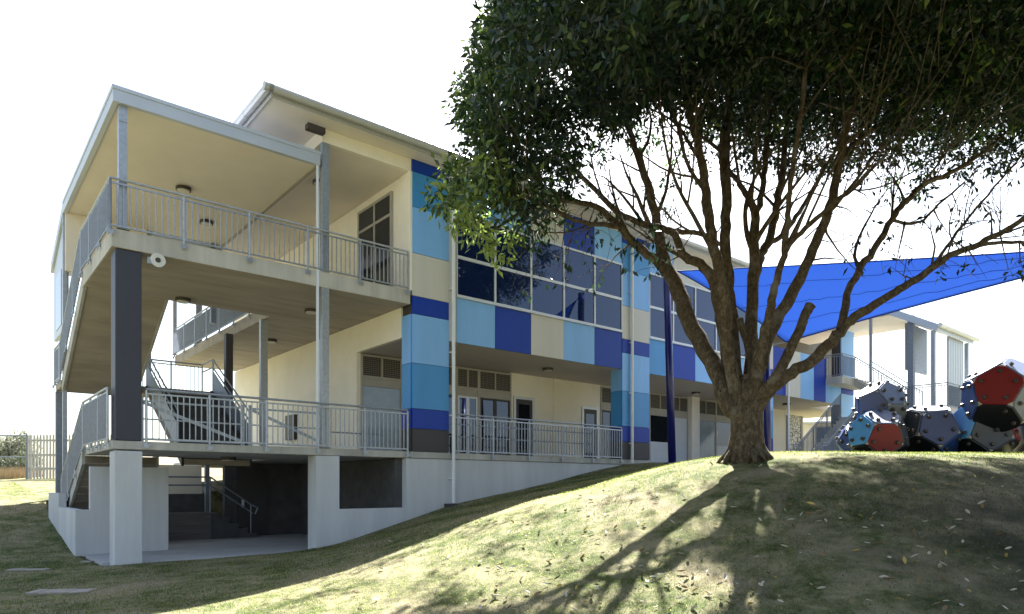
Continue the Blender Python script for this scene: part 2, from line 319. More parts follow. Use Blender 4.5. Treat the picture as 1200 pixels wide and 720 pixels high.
# --- stairs
def flight(u0,u1,va,za,vb,zb,n=12,side='conc'):
    b=MB(); 
    for i in range(n):
        v_a=va+(vb-va)*i/n; v_b=va+(vb-va)*(i+1)/n; z_=za+(zb-za)*(i+1)/n
        b.box(u0+.06,u1-.06,min(v_a,v_b),max(v_a,v_b),z_-.17,z_)
    t=.16
    o=P(b,'stair_flight','block' if side=='charp' else 'soffc')
    poly=[(va,za-.02),(va,za-.30),(vb,zb-.30),(vb,zb-.02)]
    MB().prism([(va,za-.19),(va,za-.33),(vb,zb-.33),(vb,zb-.19)],0,u0+.06,u1-.06).build('stair_soffit',M['soffc'],o)
    MB().prism([(va,za+.03),(va,za-.36),(vb,zb-.36),(vb,zb+.03)],0,u0,u0+.06).build('stringer',M[side],o)
    MB().prism([(va,za+.03),(va,za-.36),(vb,zb-.36),(vb,zb+.03)],0,u1-.06,u1).build('stringer',M[side],o)
    return o
flight(-.06,1.68,3.37,4.77,6.9,2.80)
P(MB().box(-.06,3.75,6.9,8.1,2.62,2.80),'stair_landing','soffc',bevel=.01)
flight(2.0,3.7,6.9,2.80,3.5,.85,side='charp')
flight(-.10,1.45,3.26,.85,6.3,-.72,n=9)
P(MB().box(-.1,3.7,8.1,8.14,2.8,2.83),'kerb','conc')
for u_ in (1.95,3.72):   # closed grey side screens and rails of the inner flight
    hr=MB()
    for dz in(.95,.72): hr.tube((u_,6.9,2.8+dz),(u_,3.6,.9+dz),.022)
    for dz in(.95,.72): hr.tube((u_,6.9,2.8+dz),(u_,7.9,2.8+dz),.022)
    hr.tube((u_,6.9,2.8),(u_,6.9,3.75),.022).tube((u_,3.6,.85),(u_,3.6,1.85),.022)
    P(hr,'handrail','galvd')
    P(MB().prism([(6.9,2.8),(6.9,3.42),(3.7,1.55),(3.7,.93)],0,u_-.008,u_+.008),'side_screen','galvd')
balus([(1.95,8.0,2.8),(3.72,8.0,2.8)],h=.95,posts=2,plate=False)
# inner gates on the lower deck
for a_,b_ in((.62,2.62),(2.78,4.6)):
    g_=MB().bar((a_,.95,1.72),(b_,.95,1.72),.03,.04).bar((a_,.95,.95),(b_,.95,.95),.03,.04).bar((a_,.95,1.36),(b_,.95,1.36),.03,.03)
    g_.box(a_-.03,a_+.03,.92,.98,.86,1.8).box(b_-.03,b_+.03,.92,.98,.86,1.8).bar((a_,.93,1.70),(b_,.93,.97),.02,.07)
    P(g_,'gate','galv')
P(MB().bar((7.6,1.0,1.36),(13.9,1.0,1.36),.03,.035).bar((7.6,1.0,1.7),(13.9,1.0,1.7),.03,.035),'inner_rail','galvd')
P(MB().bar((4.7,1.0,1.30),(6.1,1.0,1.30),.03,.035),'inner_rail','galvd')
# --- canopy over the balcony
P(MB().box(-.02,3.93,.04,6.7,7.135,7.16),'canopy_soffit','soffit')
f_=MB().box(-.06,3.97,-.06,.04,7.105,7.40).box(-.06,.04,.04,6.72,7.105,7.40).box(-.075,3.98,-.075,-.06,7.33,7.405).box(-.075,-.06,-.06,6.72,7.33,7.405)
P(f_,'fascia','silver',bevel=.004)
P(MB().box(-.02,3.93,.04,6.7,7.30,7.36),'canopy_roof','silver')
P(MB().box(3.90,3.98,.06,6.7,7.10,7.18),'soffit_trim','frameb')
P(MB().prism([(6.72,7.14),(6.72,7.40),(9.3,6.42),(9.3,6.16)],0,-.06,4.0),'canopy_roof','silver')
P(MB().box(.0,1.9,6.68,6.80,5.62,7.13),'wall','soffit')
P(MB().prism([(6.95,4.15),(9.1,4.15),(9.1,6.2),(6.95,7.0)],0,.0,.10),'wall','silver')
P(MB().box(-.012,-.002,7.5,8.6,4.35,5.85),'window','glass2')
P(MB().box(3.6,3.75,6.66,6.8,4.8,7.13),'post','galvd'); 
P(MB().box(4.6,4.8,11.9,12.0,4.8,7.1),'post','galvd')
# --- cream walls and main body
P(MB().box(6.30,6.42,.44,13,4.77,7.68),'wall','cream')
w=MB().box(6.30,6.42,2.8,13,.85,4.44).prism([(.42,3.68),(2.8,3.68),(2.8,4.44),(.42,4.44)],0,6.30,6.42)
P(w,'wall','cream')
P(MB().box(4.04,6.34,.0,.12,7.68,7.98).box(4.04,4.16,.12,13,7.68,7.98),'wall','cream')
P(MB().box(4.16,6.30,.12,13,7.685,7.71),'balcony_soffit','soffit')
P(MB().box(6.28,6.345,-.03,.43,4.77,7.68),'wall','cream')
# upper storey core behind windows, dark; back wall
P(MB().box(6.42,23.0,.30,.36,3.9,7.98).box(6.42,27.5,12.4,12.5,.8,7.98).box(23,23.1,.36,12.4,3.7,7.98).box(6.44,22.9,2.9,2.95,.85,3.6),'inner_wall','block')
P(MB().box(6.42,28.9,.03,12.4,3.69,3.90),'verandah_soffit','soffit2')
# roof + eaves
EL,EF=2.72,-.5
P(MB().box(EL,31.0,EF,13.5,7.985,8.02),'eave_soffit','soffit')
P(MB().add([(EL,EF,8.13),(23.6,EF,8.13),(23.6,13.5,8.13),(EL,13.5,8.13),(6,6.5,9.1),(21,6.5,9.1)],[(0,1,5,4),(1,2,5),(2,3,4,5),(3,0,4),(0,3,2,1)]),'roof','silver')
P(MB().box(EL-.02,23.6,EF-.02,EF,7.96,8.13).box(EL-.02,EL,EF,13.5,7.96,8.13),'fascia','gutter')
gt=MB()
def gutter(mb,p,q,r=.085):
    mb.tube(p,q,r,12); L=(Vector(q)-Vector(p)).length; k=int(L/1.25)
    for i in range(1,k):
        c=Vector(p).lerp(Vector(q),i/k); d=(Vector(q)-Vector(p)).normalized()*.02; mb.tube(c-d*.7,c+d*.7,r*1.06,12)
gutter(gt,(EL-.11,EF-.11,8.10),(23.6,EF-.11,8.10)); gutter(gt,(EL-.11,EF-.11,8.10),(EL-.11,6,8.10)); gt.tube((EL-.2,EF-.11,8.10),(EL-.02,EF-.11,8.10),.085,12)
P(gt,'gutter','gutter',smooth=False)
P(MB().box(3.60,4.0,-.26,-.1,7.74,7.86),'flood_light','lamp')
# --- cladding
NO=[0]
def panel(u0,u1,z0,z1,m,v0=-.045,v1=.0,g_=.006):
    P(MB().box(u0+g_,u1-g_,v0,v1,z0+g_,z1-g_),'cladding_panel',m)
zs=[.855,1.41,1.90,3.01,4.21,4.65,5.70,6.82,7.68,7.98]
cs=['charp','navy','mid','light','navy','grey','light','mid','navy']
def pier(u0,u1,first=False,d=.42):
    P(MB().box(u0+.01,u1-.01,.0,d-.0,.70,7.98) if first else MB().box(u0+.01,u1-.01,.0,d,.45,7.98),'pier','charp')
    for i,c in enumerate(cs):
        a_,b_=zs[i],zs[i+1]
        if first: panel(u0,u1,a_,b_,c)
        else: panel(u0,u0+.36,a_,b_,c); panel(u0+.36,u1,a_,b_,c)
        if b_<4.3: P(MB().box(u0-.02,u0+.0,.004,d,a_+.006,b_-.006),'cladding_panel',c)
pier(6.34,7.42,True); pier(14.0,15.34); pier(21.75,23.0)
def winrow(u0,u1,edges,heads,sp):
    z0,zm,z1=4.86,5.88,7.0
    for i,(a_,b_) in enumerate(zip(edges,edges[1:])):
        fr=MB(); w_=.028; y0,y1=-.05,.02
        fr.box(a_,a_+w_,y0,y1,z0,z1).box(b_-w_,b_,y0,y1,z0,z1).box(a_+w_,b_-w_,y0,y1,z0,z0+.055).box(a_+w_,b_-w_,y0,y1,z1-.055,z1).box(a_+w_,b_-w_,y0,y1,zm-.04,zm+.04)
        o=P(fr,'window','frame')
        t=random.uniform(-.004,.004)
        MB().hexa([(a_+w_,-.02,z0+.055),(b_-w_,-.02+t,z0+.055),(b_-w_,.0,z0+.055),(a_+w_,.0,z0+.055)],[(a_+w_,-.02,zm-.04),(b_-w_,-.02+t,zm-.04),(b_-w_,.0,zm-.04),(a_+w_,.0,zm-.04)]).build('pane',M['glass'],o)
        MB().hexa([(a_+w_,-.02,zm+.04),(b_-w_,-.02-t,zm+.04),(b_-w_,.0,zm+.04),(a_+w_,.0,zm+.04)],[(a_+w_,-.02,z1-.055),(b_-w_,-.02-t,z1-.055),(b_-w_,.0,z1-.055),(a_+w_,.0,z1-.055)]).build('pane',M['glass'],o)
        panel(a_,b_,7.0,7.98,heads[i%len(heads)],v0=-.03,v1=.02); panel(a_,b_,3.68,4.83,sp[i%len(sp)],v0=-.03,v1=.02)
    P(MB().box(u0,u1,-.085,.02,4.83,4.86),'sill','frame')
e1=[7.66,8.92,10.20,11.47,12.76,14.0]
panel(7.42,7.66,3.68,7.98,'grey',v0=-.03,v1=.02)
winrow(7.66,14.0,e1,['mid','light','grey','navy','light','light'],['light','navy','grey','light','navy'])
e2=[15.34,16.6,17.85,19.1,20.4,21.75]
winrow(15.34,21.75,e2,['light','grey','grey','navy','light'],['mid','navy','light','grey','light'])
for a_,b_,c in((23.0,24.0,'navy'),(24.0,25.2,'grey'),(25.2,26.34,'light'),(26.34,27.4,'navy')): panel(a_,b_,3.68,5.60,c,v0=-.03,v1=.03)
panel(27.4,28.85,3.68,4.77,'light',v0=-.03,v1=.03)
P(MB().box(28.85,30.1,.0,.4,.6,7.3),'pier','charp')
for i,c in enumerate(['light','light','light','navy','light','light']):
    z_=[.7,1.9,3.0,4.2,4.7,5.9,7.3]; panel(28.85,30.1,z_[i],z_[i+1],c)
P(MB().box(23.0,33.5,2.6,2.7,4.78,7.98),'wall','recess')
# --- downpipes
def dpipe(u,z0,z1,v=-.13,r=.045):
    b=MB().tube((u,v,z0),(u,v,z1),r,12); b.tube((u,v,z1),(u,EF-.1,z1+.25),r,12) if z1>7.5 else None
    for z in np.arange(z0+.6,z1,1.6): b.box(u-.07,u+.07,v+.01,0,z,z+.03)
    P(b,'downpipe','white',smooth=False)
dpipe(7.50,-.42,7.78); dpipe(14.38,.74,7.78); dpipe(uof(924,-.13),.7,5.5)
P(MB().box(7.3,7.72,-.3,.0,-.62,-.44),'drain_pit','charp')
# --- doors and glazing of the ground floor (v = 2.8)
def glz(u0,u1,items,v=2.80,top=3.66,floor=.86):
    for (a_,b_,kind) in items:
        fr=MB(); w_=.05
        fr.box(a_,a_+w_,v-.06,v+.02,floor,top).box(b_-w_,b_,v-.06,v+.02,floor,top).box(a_+w_,b_-w_,v-.06,v+.02,top-.06,top).box(a_+w_,b_-w_,v-.06,v+.02,3.0,3.07).box(a_+w_,b_-w_,v-.075,v+.02,2.78,2.86)
        fr.box((a_+b_)/2-.025,(a_+b_)/2+.025,v-.06,v+.02,3.07,top-.06)
        nm='window' if kind in('fixed','pale','half') else 'door'
        o=P(fr,nm,'frameb')
        for x0,x1 in((a_+w_,(a_+b_)/2-.025),((a_+b_)/2+.025,b_-w_)): MB().box(x0,x1,v-.03,v-.01,3.07,top-.06).build('screen',M['screen'],o)
        MB().box(a_+w_,b_-w_,v-.04,v-.01,2.86,3.0).build('transom_panel',M['frameb'],o)
        if kind=='pale': MB().box(a_+w_,b_-w_,v-.03,v-.01,floor,2.78).build('pane',M['glass3'],o)
        elif kind=='half':
            MB().box(a_+w_,b_-w_,v-.03,v-.01,1.75,2.78).build('pane',M['glass2'],o); MB().box(a_+w_,b_-w_,v-.04,v-.01,floor,1.75).build('lower_panel',M['door'],o)
        elif kind=='solid': MB().box(a_+w_,b_-w_,v-.03,v-.01,floor,2.78).build('door_leaf',M['door'],o)
        else:
            m_=(a_+b_)/2
            for x0,x1 in((a_+w_,m_),(m_,b_-w_)):
                s_=MB().box(x0,x0+.06,v-.05,v-.0,floor,2.78).box(x1-.06,x1,v-.05,v,floor,2.78).box(x0+.06,x1-.06,v-.05,v,2.72,2.78).box(x0+.06,x1-.06,v-.05,v,floor,floor+.1).build('sash',M['frame' if kind=='door2' else 'charp'],o)
                MB().box(x0+.06,x1-.06,v-.03,v-.02,floor+.1,2.72).build('pane',M['glass2'],o)
V2=2.8
def U2(x): return uof(x,V2)
glz(0,0,[(6.42,U2(470),'pale'),(U2(470),U2(534),'fixed'),(U2(534),U2(560),'door2'),(U2(560),U2(598),'fixed'),(U2(760),U2(785),'half'),(U2(785),U2(805),'solid'),(U2(814),U2(838),'pale'),(U2(838),U2(870),'half'),(U2(870),U2(893),'solid')])
P(MB().box(U2(598),U2(760),V2-.02,V2+.1,.85,3.69).box(U2(805),U2(814),V2-.25,V2+.1,.8,3.69).box(U2(893),U2(921),V2-.02,V2+.1,.8,3.69).box(U2(648),U2(656),V2-.07,V2-.02,.85,3.69),'wall','cream')
def single(a_,b_,top,name='door'):
    fr=MB().box(a_,a_+.09,V2-.06,V2-.025,.86,top).box(b_-.09,b_,V2-.06,V2-.025,.86,top).box(a_+.09,b_-.09,V2-.06,V2-.025,top-.09,top)
    o=P(fr,name,'frame'); lf=MB().box(a_+.09,a_+.2,V2-.05,V2-.02,.87,top-.09).box(b_-.2,b_-.09,V2-.05,V2-.02,.87,top-.09).box(a_+.2,b_-.2,V2-.05,V2-.02,top-.25,top-.09).box(a_+.2,b_-.2,V2-.05,V2-.02,.87,1.2).build('door_leaf',M['charp'],o)
    MB().box(a_+.2,b_-.2,V2-.045,V2-.03,1.2,top-.25).build('pane',M['glass2'],o)
single(U2(601),U2(625),2.95); single(U2(681),U2(700),2.85); 
glz(0,0,[(U2(703),U2(728),'fixed')])
single(U2(731),U2(756),2.85)
# mosaic screen
def mosaic():
    m=mat('mosaic',(.5,.5,.5),.6); nt=m.node_tree; bs=nt.nodes['Principled BSDF']; tc=nt.nodes.new('ShaderNodeTexCoord'); v=nt.nodes.new('ShaderNodeTexVoronoi'); v.feature='DISTANCE_TO_EDGE'; v.inputs['Scale'].default_value=5
    r=nt.nodes.new('ShaderNodeValToRGB'); r.color_ramp.elements[0].position=.04; r.color_ramp.elements[0].color=(.12,.10,.09,1); r.color_ramp.elements[1].position=.09; r.color_ramp.elements[1].color=(.62,.60,.56,1)
    nt.links.new(tc.outputs['Object'],v.inputs['Vector']); nt.links.new(v.outputs[0],r.inputs[0]); nt.links.new(r.outputs[0],bs.inputs['Base Color']); return m
M['mosaic']=mosaic()
P(MB().box(U2(921),U2(923),V2-.1,V2,.8,3.5).box(U2(937),U2(939),V2-.1,V2,.8,3.5),'door_frame','frameb'); P(MB().box(U2(923),U2(937),V2-.06,V2-.03,.8,3.5),'patterned_screen','mosaic')
# --- upper balcony door/window in the side wall (u = 6.30)
fr=MB(); x0,x1=6.235,6.295; va,vb=.80,2.62
for v_ in(va,1.66,vb-.07): fr.box(x0,x1,v_,v_+.07,4.78,7.45)
for z_ in(4.78,6.84,7.38): fr.box(x0+.004,x1,va+.07,vb-.07,z_,z_+.07)
o=P(fr,'door','frameb')
for a_,b_ in((va+.07,1.66),(1.73,vb-.07)):
    MB().box(x0+.02,x1-.01,a_,b_,4.85,6.84).build('pane',M['glass2'],o); MB().box(x0+.02,x1-.01,a_,b_,6.91,7.38).build('transom',M['glass2'],o)
P(MB().box(6.18,6.30,6.9,7.6,1.5,2.3),'meter_box','lamp')
# --- ceiling lights and the horn speaker
def clight(u,v,z):
    n=16; b=MB().tube((u,v,z-.075),(u,v,z-.002),.17,20); o=P(b,'ceiling_light','lamp',smooth=False)
    MB().tube((u,v,z-.095),(u,v,z-.076),.13,20,.145).build('diffuser',M['lampw'],o)
for a_ in((1.96,3.16,7.13),(4.85,1.95,7.685),(1.9,2.95,4.43),(4.66,2.0,4.43),(5.2,6.2,4.44),(12.1,1.34,3.69),(20.3,1.68,3.69),(26.5,1.3,3.69),(2.7,2.2,.69),(3.0,5.0,7.13)): clight(*a_)
sp=MB()
for k,(ra,rb,va_,vb_) in enumerate(((.05,.07,.02,-.03),(.07,.125,-.03,-.11),(.125,.135,-.11,-.13))): sp.tube((.68,va_-.0,4.30),(.68,vb_,4.30),ra,16,rb)
o=P(sp,'horn_speaker','speaker'); MB().tube((.68,-.131,4.30),(.68,-.135,4.30),.05,12).build('horn_throat',M['lamp'],o); MB().box(.52,.64,-.02,.0,4.24,4.36).build('bracket',M['galv'],o)
# ---------------------------------------------------------------- stair block at the far right
T=thing('stair_block','covered outdoor stair with white canopy and landing at the far right end of the school','stair block',B(28,0,0.6),TH)
TO=(28,0,.6)
def Q(mb,name,m,**k): return mb.build(name,m,T,off=TO,**k)
Q(MB().box(27.86,31.1,-2.5,4.5,7.11,7.14).box(23.1,27.86,-.3,4.5,7.11,7.14),'canopy_soffit','soffit')
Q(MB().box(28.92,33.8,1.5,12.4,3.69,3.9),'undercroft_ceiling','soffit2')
Q(MB().box(27.80,31.2,-2.5,4.5,7.145,7.36),'canopy_roof','silver')
Q(MB().prism([(-2.5,7.10),(-2.5,7.42),(-4.3,6.42),(-4.3,6.14)],0,27.8,32.0),'canopy_roof','silver')
gt=MB(); gutter(gt,(27.8,-4.38,6.36),(32.2,-4.38,6.36),.09); Q(gt,'gutter','white')
for (u_,v_,z0_,z1_,w_) in((27.95,-1.7,.6,7.1,.1),(27.95,-4.1,.6,6.2,.14),(31.75,-4.1,.6,6.2,.14),(28.2,-3.2,3.1,7.0,.22)): Q(MB().box(u_-w_/2,u_+w_/2,v_-w_/2,v_+w_/2,z0_,z1_),'post','galv' if w_<.2 else 'galvd')
wl=MB()
for i in range(9): wl.box(29.5+i*.2,29.66+i*.2,-4.14,-4.10,3.2,6.2)
wl.box(29.5,31.3,-4.10,-4.07,3.2,6.2); Q(wl,'wall_cladding','silver'); Q(MB().box(29.4,31.6,-2.6,-2.5,5.0,7.0),'screen_wall','galvd')
Q(MB().box(28.0,31.9,-4.6,-2.9,2.93,3.13).box(27.4,30.2,-.75,-.03,4.45,4.77),'landing','conc')
def Qbal(pts,h=.95,n_out=(0,-1)):
    global P; keepP=P
    P=lambda mb,name,m,**k: mb.build(name,m,T,**k)
    # shift into T's frame
    o=balus([(p[0]-TO[0],p[1]-TO[1],p[2]-TO[2]) for p in pts],h=h,n_out=n_out,mt='galvd',plate=False); P=keepP; return o
Qbal([(28.0,-2.9,3.13),(28.0,-4.6,3.13),(31.9,-4.6,3.13)])
Qbal([(27.4,-.05,4.77),(27.4,-.75,4.77),(28.6,-.75,4.77),(28.6,-2.9,3.13)]); Qbal([(30.2,-.75,4.77),(30.2,-2.9,3.13)])
def Qflight(u0,u1,va,za,vb,zb,n):
    b=MB()
    for i in range(n):
        v_a=va+(vb-va)*i/n; v_b=va+(vb-va)*(i+1)/n; z_=za+(zb-za)*(i+1)/n; b.box(u0,u1,min(v_a,v_b),max(v_a,v_b),z_-.05,z_)
    b.prism([(va,za),(va,za-.35),(vb,zb-.35),(vb,zb)],0,u0-.06,u0).prism([(va,za),(va,za-.35),(vb,zb-.35),(vb,zb)],0,u1,u1+.06); Q(b,'stair_flight','conc')
Qflight(28.6,30.2,-.75,4.77,-2.9,3.13,10)
b=MB()
for i in range(14):
    b.box(24.3+i*.27,24.57+i*.27,-1.6,-.4,.7+.165*i,.87+.165*i)
Q(b,'stair_flight','conc'); Qbal([(23.9,-1.6,.72),(24.3,-1.6,.75),(28.0,-1.6,3.1)]); Qbal([(23.9,-.4,.72),(24.3,-.4,.75),(28.0,-.4,3.1)])
# ---------------------------------------------------------------- shade sail and poles
def pole(x0,y0,Y,x1,y1,rpx,label):
    a_=Vector(ray(x0,y0,Y)); a_.z=float(tz(a_.x,a_.y)[0]); b_=Vector(ray(x1,y1,Y)); t=thing('sail_pole',label,'pole',a_,0,'navy poles holding the shade sail')
    r=rpx/F*Y
    MB().tube((0,0,-.2),b_-a_,r,20,r*.9).build('shaft',M['pole'],t,smooth=True)
    MB().tube(b_-a_,b_-a_+Vector((0,0,.05)),r*.95,20).build('cap',M['pole'],t)
    MB().box(-r*1.8,r*1.8,-r*1.8,r*1.8,-.02,.03).build('base_plate',M['pole'],t)
    return a_,b_
pA=pole(788,543,20.3,781,316,4.6,'tall navy pole in front of the second bay of upper windows, left of the tree'); pB=pole(900,535,19.,898,402,4.2,'shorter navy pole standing just right of the tree trunk')
A_=Vector(ray(794,318,20.1)); B_=Vector(ray(921,401,18.6)); C_=Vector(ray(1360,285,14.)); 
tP=thing('sail_pole','navy pole at the right holding the near corner of the shade sail','pole',(C_.x+.4,C_.y,.6),0,'navy poles holding the shade sail'); MB().tube((0,0,-.2),(0,0,C_.z-.4),.11,16).build('shaft',M['pole'],tP,smooth=True)
ts=thing('shade_sail','bright blue triangular fabric shade sail stretched right of the tree','shade sail',(A_+B_+C_)/3)
n=36; vs=[]; ix={}
for i in range(n+1):
    for j in range(n+1-i):
        a_,b_=i/n,j/n; c_=1-a_-b_
        p=A_*a_+B_*b_+C_*c_; cen=(A_+B_+C_)/3
        e=min(a_,b_,c_); bow=.0
        # curved hems: pull edges inward, sag in the middle
        pull=(a_*b_*.16+b_*c_*.20+a_*c_*.22); p=p.lerp(cen,pull) ; p.z-=.55*a_*b_*c_*9*.5
        ix[(i,j)]=len(vs); vs.append(p-(A_+B_+C_)/3)
fs=[]
for i in range(n):
    for j in range(n-i):
        fs.append((ix[(i,j)],ix[(i+1,j)],ix[(i,j+1)]))
        if j<n-i-1: fs.append((ix[(i+1,j)],ix[(i+1,j+1)],ix[(i,j+1)]))
m=mat('sail_cloth',(.12,.27,.68),.7,var=.06,scale=60,bump=.1); nt=m.node_tree; bs=nt.nodes['Principled BSDF']; t_=nt.nodes.new('ShaderNodeBsdfTranslucent'); t_.inputs['Color'].default_value=(.13,.30,.74,1); mx=nt.nodes.new('ShaderNodeMixShader'); mx.inputs[0].default_value=.38
nt.links.new(bs.outputs[0],mx.inputs[1]); nt.links.new(t_.outputs[0],mx.inputs[2]); nt.links.new(mx.outputs[0],nt.nodes['Material Output'].inputs['Surface'])
cl=MB(); cl.v=[tuple(v) for v in vs]; cl.f=fs; o=cl.build('cloth',m,ts,smooth=True); sd=o.modifiers.new('s','SOLIDIFY'); sd.thickness=.004
sm=MB()
def bary(a_,b_): 
    i=int(round(a_*n)); j=int(round(b_*n)); j=min(j,n-i); return Vector(vs[ix[(i,j)]])
M['seam']=mat('sail_seam',(.008,.03,.30),.7)
for s_ in(.25,.55,.8):   # seams run from the far edge towards the near corner
    pts=[bary((1-s_)*(1-t/n),s_*(1-t/n)) for t in range(n+1)]
    for p,q_ in zip(pts,pts[1:]):
        if (q_-p).length>1e-4: sm.tube(p-Vector((0,0,.01)),q_-Vector((0,0,.01)),.006,5)
sm.build('seam',M['seam'],ts)
hm=MB()
for e in range(3):
    pts=[]
    for t in range(n+1):
        k=t; pts.append(Vector(vs[ix[(k,n-k)]]) if e==0 else Vector(vs[ix[(0,k)]]) if e==1 else Vector(vs[ix[(k,0)]]))
    for p,q_ in zip(pts,pts[1:]): hm.tube(p,q_,.018,5)
hm.build('hem',M['seam'],ts)
for nm,c,q_ in(('tie',A_,pA[1]),('tie',B_,pB[1]+Vector((0,0,-.1))),('tie',C_,Vector((C_.x+.4,C_.y,C_.z+.1)))):
    o3=(A_+B_+C_)/3; MB().tube(c-o3,q_-o3,.015,6).build('tie',M['galv'],ts)
# ---------------------------------------------------------------- climbing balls
phi=(1+5**.5)/2
ico=[Vector(v).normalized() for v in [(0,1,phi),(0,-1,phi),(0,1,-phi),(0,-1,-phi),(1,phi,0),(-1,phi,0),(1,-phi,0),(-1,-phi,0),(phi,0,1),(-phi,0,1),(phi,0,-1),(-phi,0,-1)]]
mc=dict(bk=mat('plate_black',(.006,.007,.012),.4,var=.05),red=mat('plate_red',(.17,.005,.004),.55,var=.05),lb=mat('plate_light_blue',(.09,.30,.64),.4,var=.05),wh=mat('plate_pale_blue',(.15,.19,.31),.5,var=.05),nv=mat('plate_navy',(.02,.055,.20),.5,var=.05),
  ch=mat('plate_charcoal',(.05,.055,.075),.5,var=.05),gr=mat('plate_grey',(.16,.18,.21),.5,var=.05),pu=mat('plate_slate',(.07,.085,.19),.5,var=.05),rim=mat('plate_rim',(.42,.40,.38),.5))
CF=thing('climbing_frame','cluster of joined faceted climbing balls in red, blue and grey plates','play equipment',ray(1090,533,16.4))
cf0=Vector(ray(1090,533,16.4))
def ball(px_,py_,Y,r,front,rolldeg,cols,axis=None):
    c=Vector(ray(px_,py_,Y))-cf0
    view=Vector(ray(px_,py_,Y)).normalized()
    right=Vector((view.y,-view.x,0)).normalized(); up=right.cross(view).normalized()
    fdir=(right*front[0]+up*front[1]-view*math.sqrt(max(0,1-front[0]**2-front[1]**2))).normalized()
    R1=ico[0].rotation_difference(fdir).to_matrix(); R2=Matrix.Rotation(R(rolldeg),3,fdir); RR=R2@R1
    dirs=[RR@d for d in ico]; rin=r*.80
    core=MB(); th=[]
    # core: joint triangles
    for i in range(12):
        for j in range(i+1,12):
            for k in range(j+1,12):
                if min(dirs[i].dot(dirs[j]),dirs[j].dot(dirs[k]),dirs[i].dot(dirs[k]))>.4:
                    vtx=(dirs[i]+dirs[j]+dirs[k]); vtx=vtx.normalized()*rin/ (vtx.normalized().dot(dirs[i]))*.955
                    th.append((vtx,(i,j,k)))
    hull=[t[0] for t in th]
    for i in range(12):
        vv=[t[0] for t in th if i in t[1]]; cen=sum(vv,Vector())/5; e1=(vv[0]-cen).normalized(); e2=dirs[i].cross(e1); vv.sort(key=lambda p: math.atan2((p-cen).dot(e2),(p-cen).dot(e1)))
        core.add([c+p for p in vv],[tuple(range(5))])
    bo=core.build('ball',mc['rim'],CF)
    order=sorted(range(12),key=lambda i:-(-dirs[i].dot(view)))
    # assign colours by apparent slot
    for i in range(12):
        d=dirs[i]; sx,sy,sz=d.dot(right),d.dot(up),-d.dot(view)
        best=min(cols,key=lambda s:(s[0]-sx)**2+(s[1]-sy)**2+(0 if sz>-.2 else 1)); m_=mc[best[2]]
        vv=[t[0] for t in th if i in t[1]]; cen=sum(vv,Vector())/5; e1=(vv[0]-cen).normalized(); e2=d.cross(e1); vv.sort(key=lambda p: math.atan2((p-cen).dot(e2),(p-cen).dot(e1)))
        pts=[]
        for k in range(5):
            a_,b_=vv[k],vv[(k+1)%5]; mid_=(a_+b_)/2
            pts+= [a_.lerp(b_,.13),a_.lerp(b_,.5)+(mid_-cen)*.01,a_.lerp(b_,.87)]
        pts=[p*1.0 for p in pts]; n_=len(pts)
        b=MB().add([c+p*1.012 for p in pts]+[c+cen+(p-cen)*.985+d*.04 for p in pts],[tuple(range(n_)),tuple(range(n_,2*n_))]+[(k,(k+1)%n_,(k+1)%n_+n_,k+n_) for k in range(n_)])
        b.build('plate',m_,bo)
        g_=MB()
        for k in range(5):
            if random.random()<.75:
                p=c+cen+(vv[k]-cen)*.66+d*.05; g_.tube(p,p+d*.055,.048,8,.036)
        if g_.v: g_.build('grip',M['lamp'],bo)
ball(1029,513,16.0,.68,(.28,-.05),12,[(.28,-.05,'red'),(-.55,.5,'lb'),(.3,.9,'wh'),(-.7,-.5,'bk'),(.2,-.95,'bk'),(.95,0,'ch'),(-1,0,'nv')])
ball(1031,477,16.6,.62,(-.3,.05),-20,[(-.3,.05,'pu'),(.6,-.1,'gr'),(.3,.85,'wh'),(-.9,0,'nv'),(0,-.9,'nv'),(-.4,.8,'wh')])
ball(1088,510,16.3,.78,(.32,.28),20,[(.32,.28,'pu'),(-.55,.05,'ch'),(-.3,.9,'wh'),(.2,-.8,'nv'),(.9,0,'nv'),(-.7,-.8,'bk')])
ball(1150,508,16.0,.78,(.32,.08),8,[(.32,.08,'ch'),(-.6,.5,'lb'),(-.5,-.6,'bk'),(.9,.0,'red'),(.2,-.9,'bk'),(.3,.9,'wh')])
ball(1176,464,15.4,.86,(-.15,.32),0,[(-.15,.32,'red'),(.8,.1,'gr'),(.4,.9,'wh'),(-.85,-.2,'nv'),(.1,-.7,'bk'),(-.5,.9,'wh')])
ball(1003,517,17.2,.46,(-.4,.0),10,[(-.4,0,'nv'),(.5,0,'nv'),(0,.9,'nv'),(0,-.9,'nv')])
ball(1222,505,16.2,.78,(0,.1),0,[(0,.1,'nv'),(.6,.5,'lb'),(-.7,.1,'gr'),(0,-.8,'ch')])
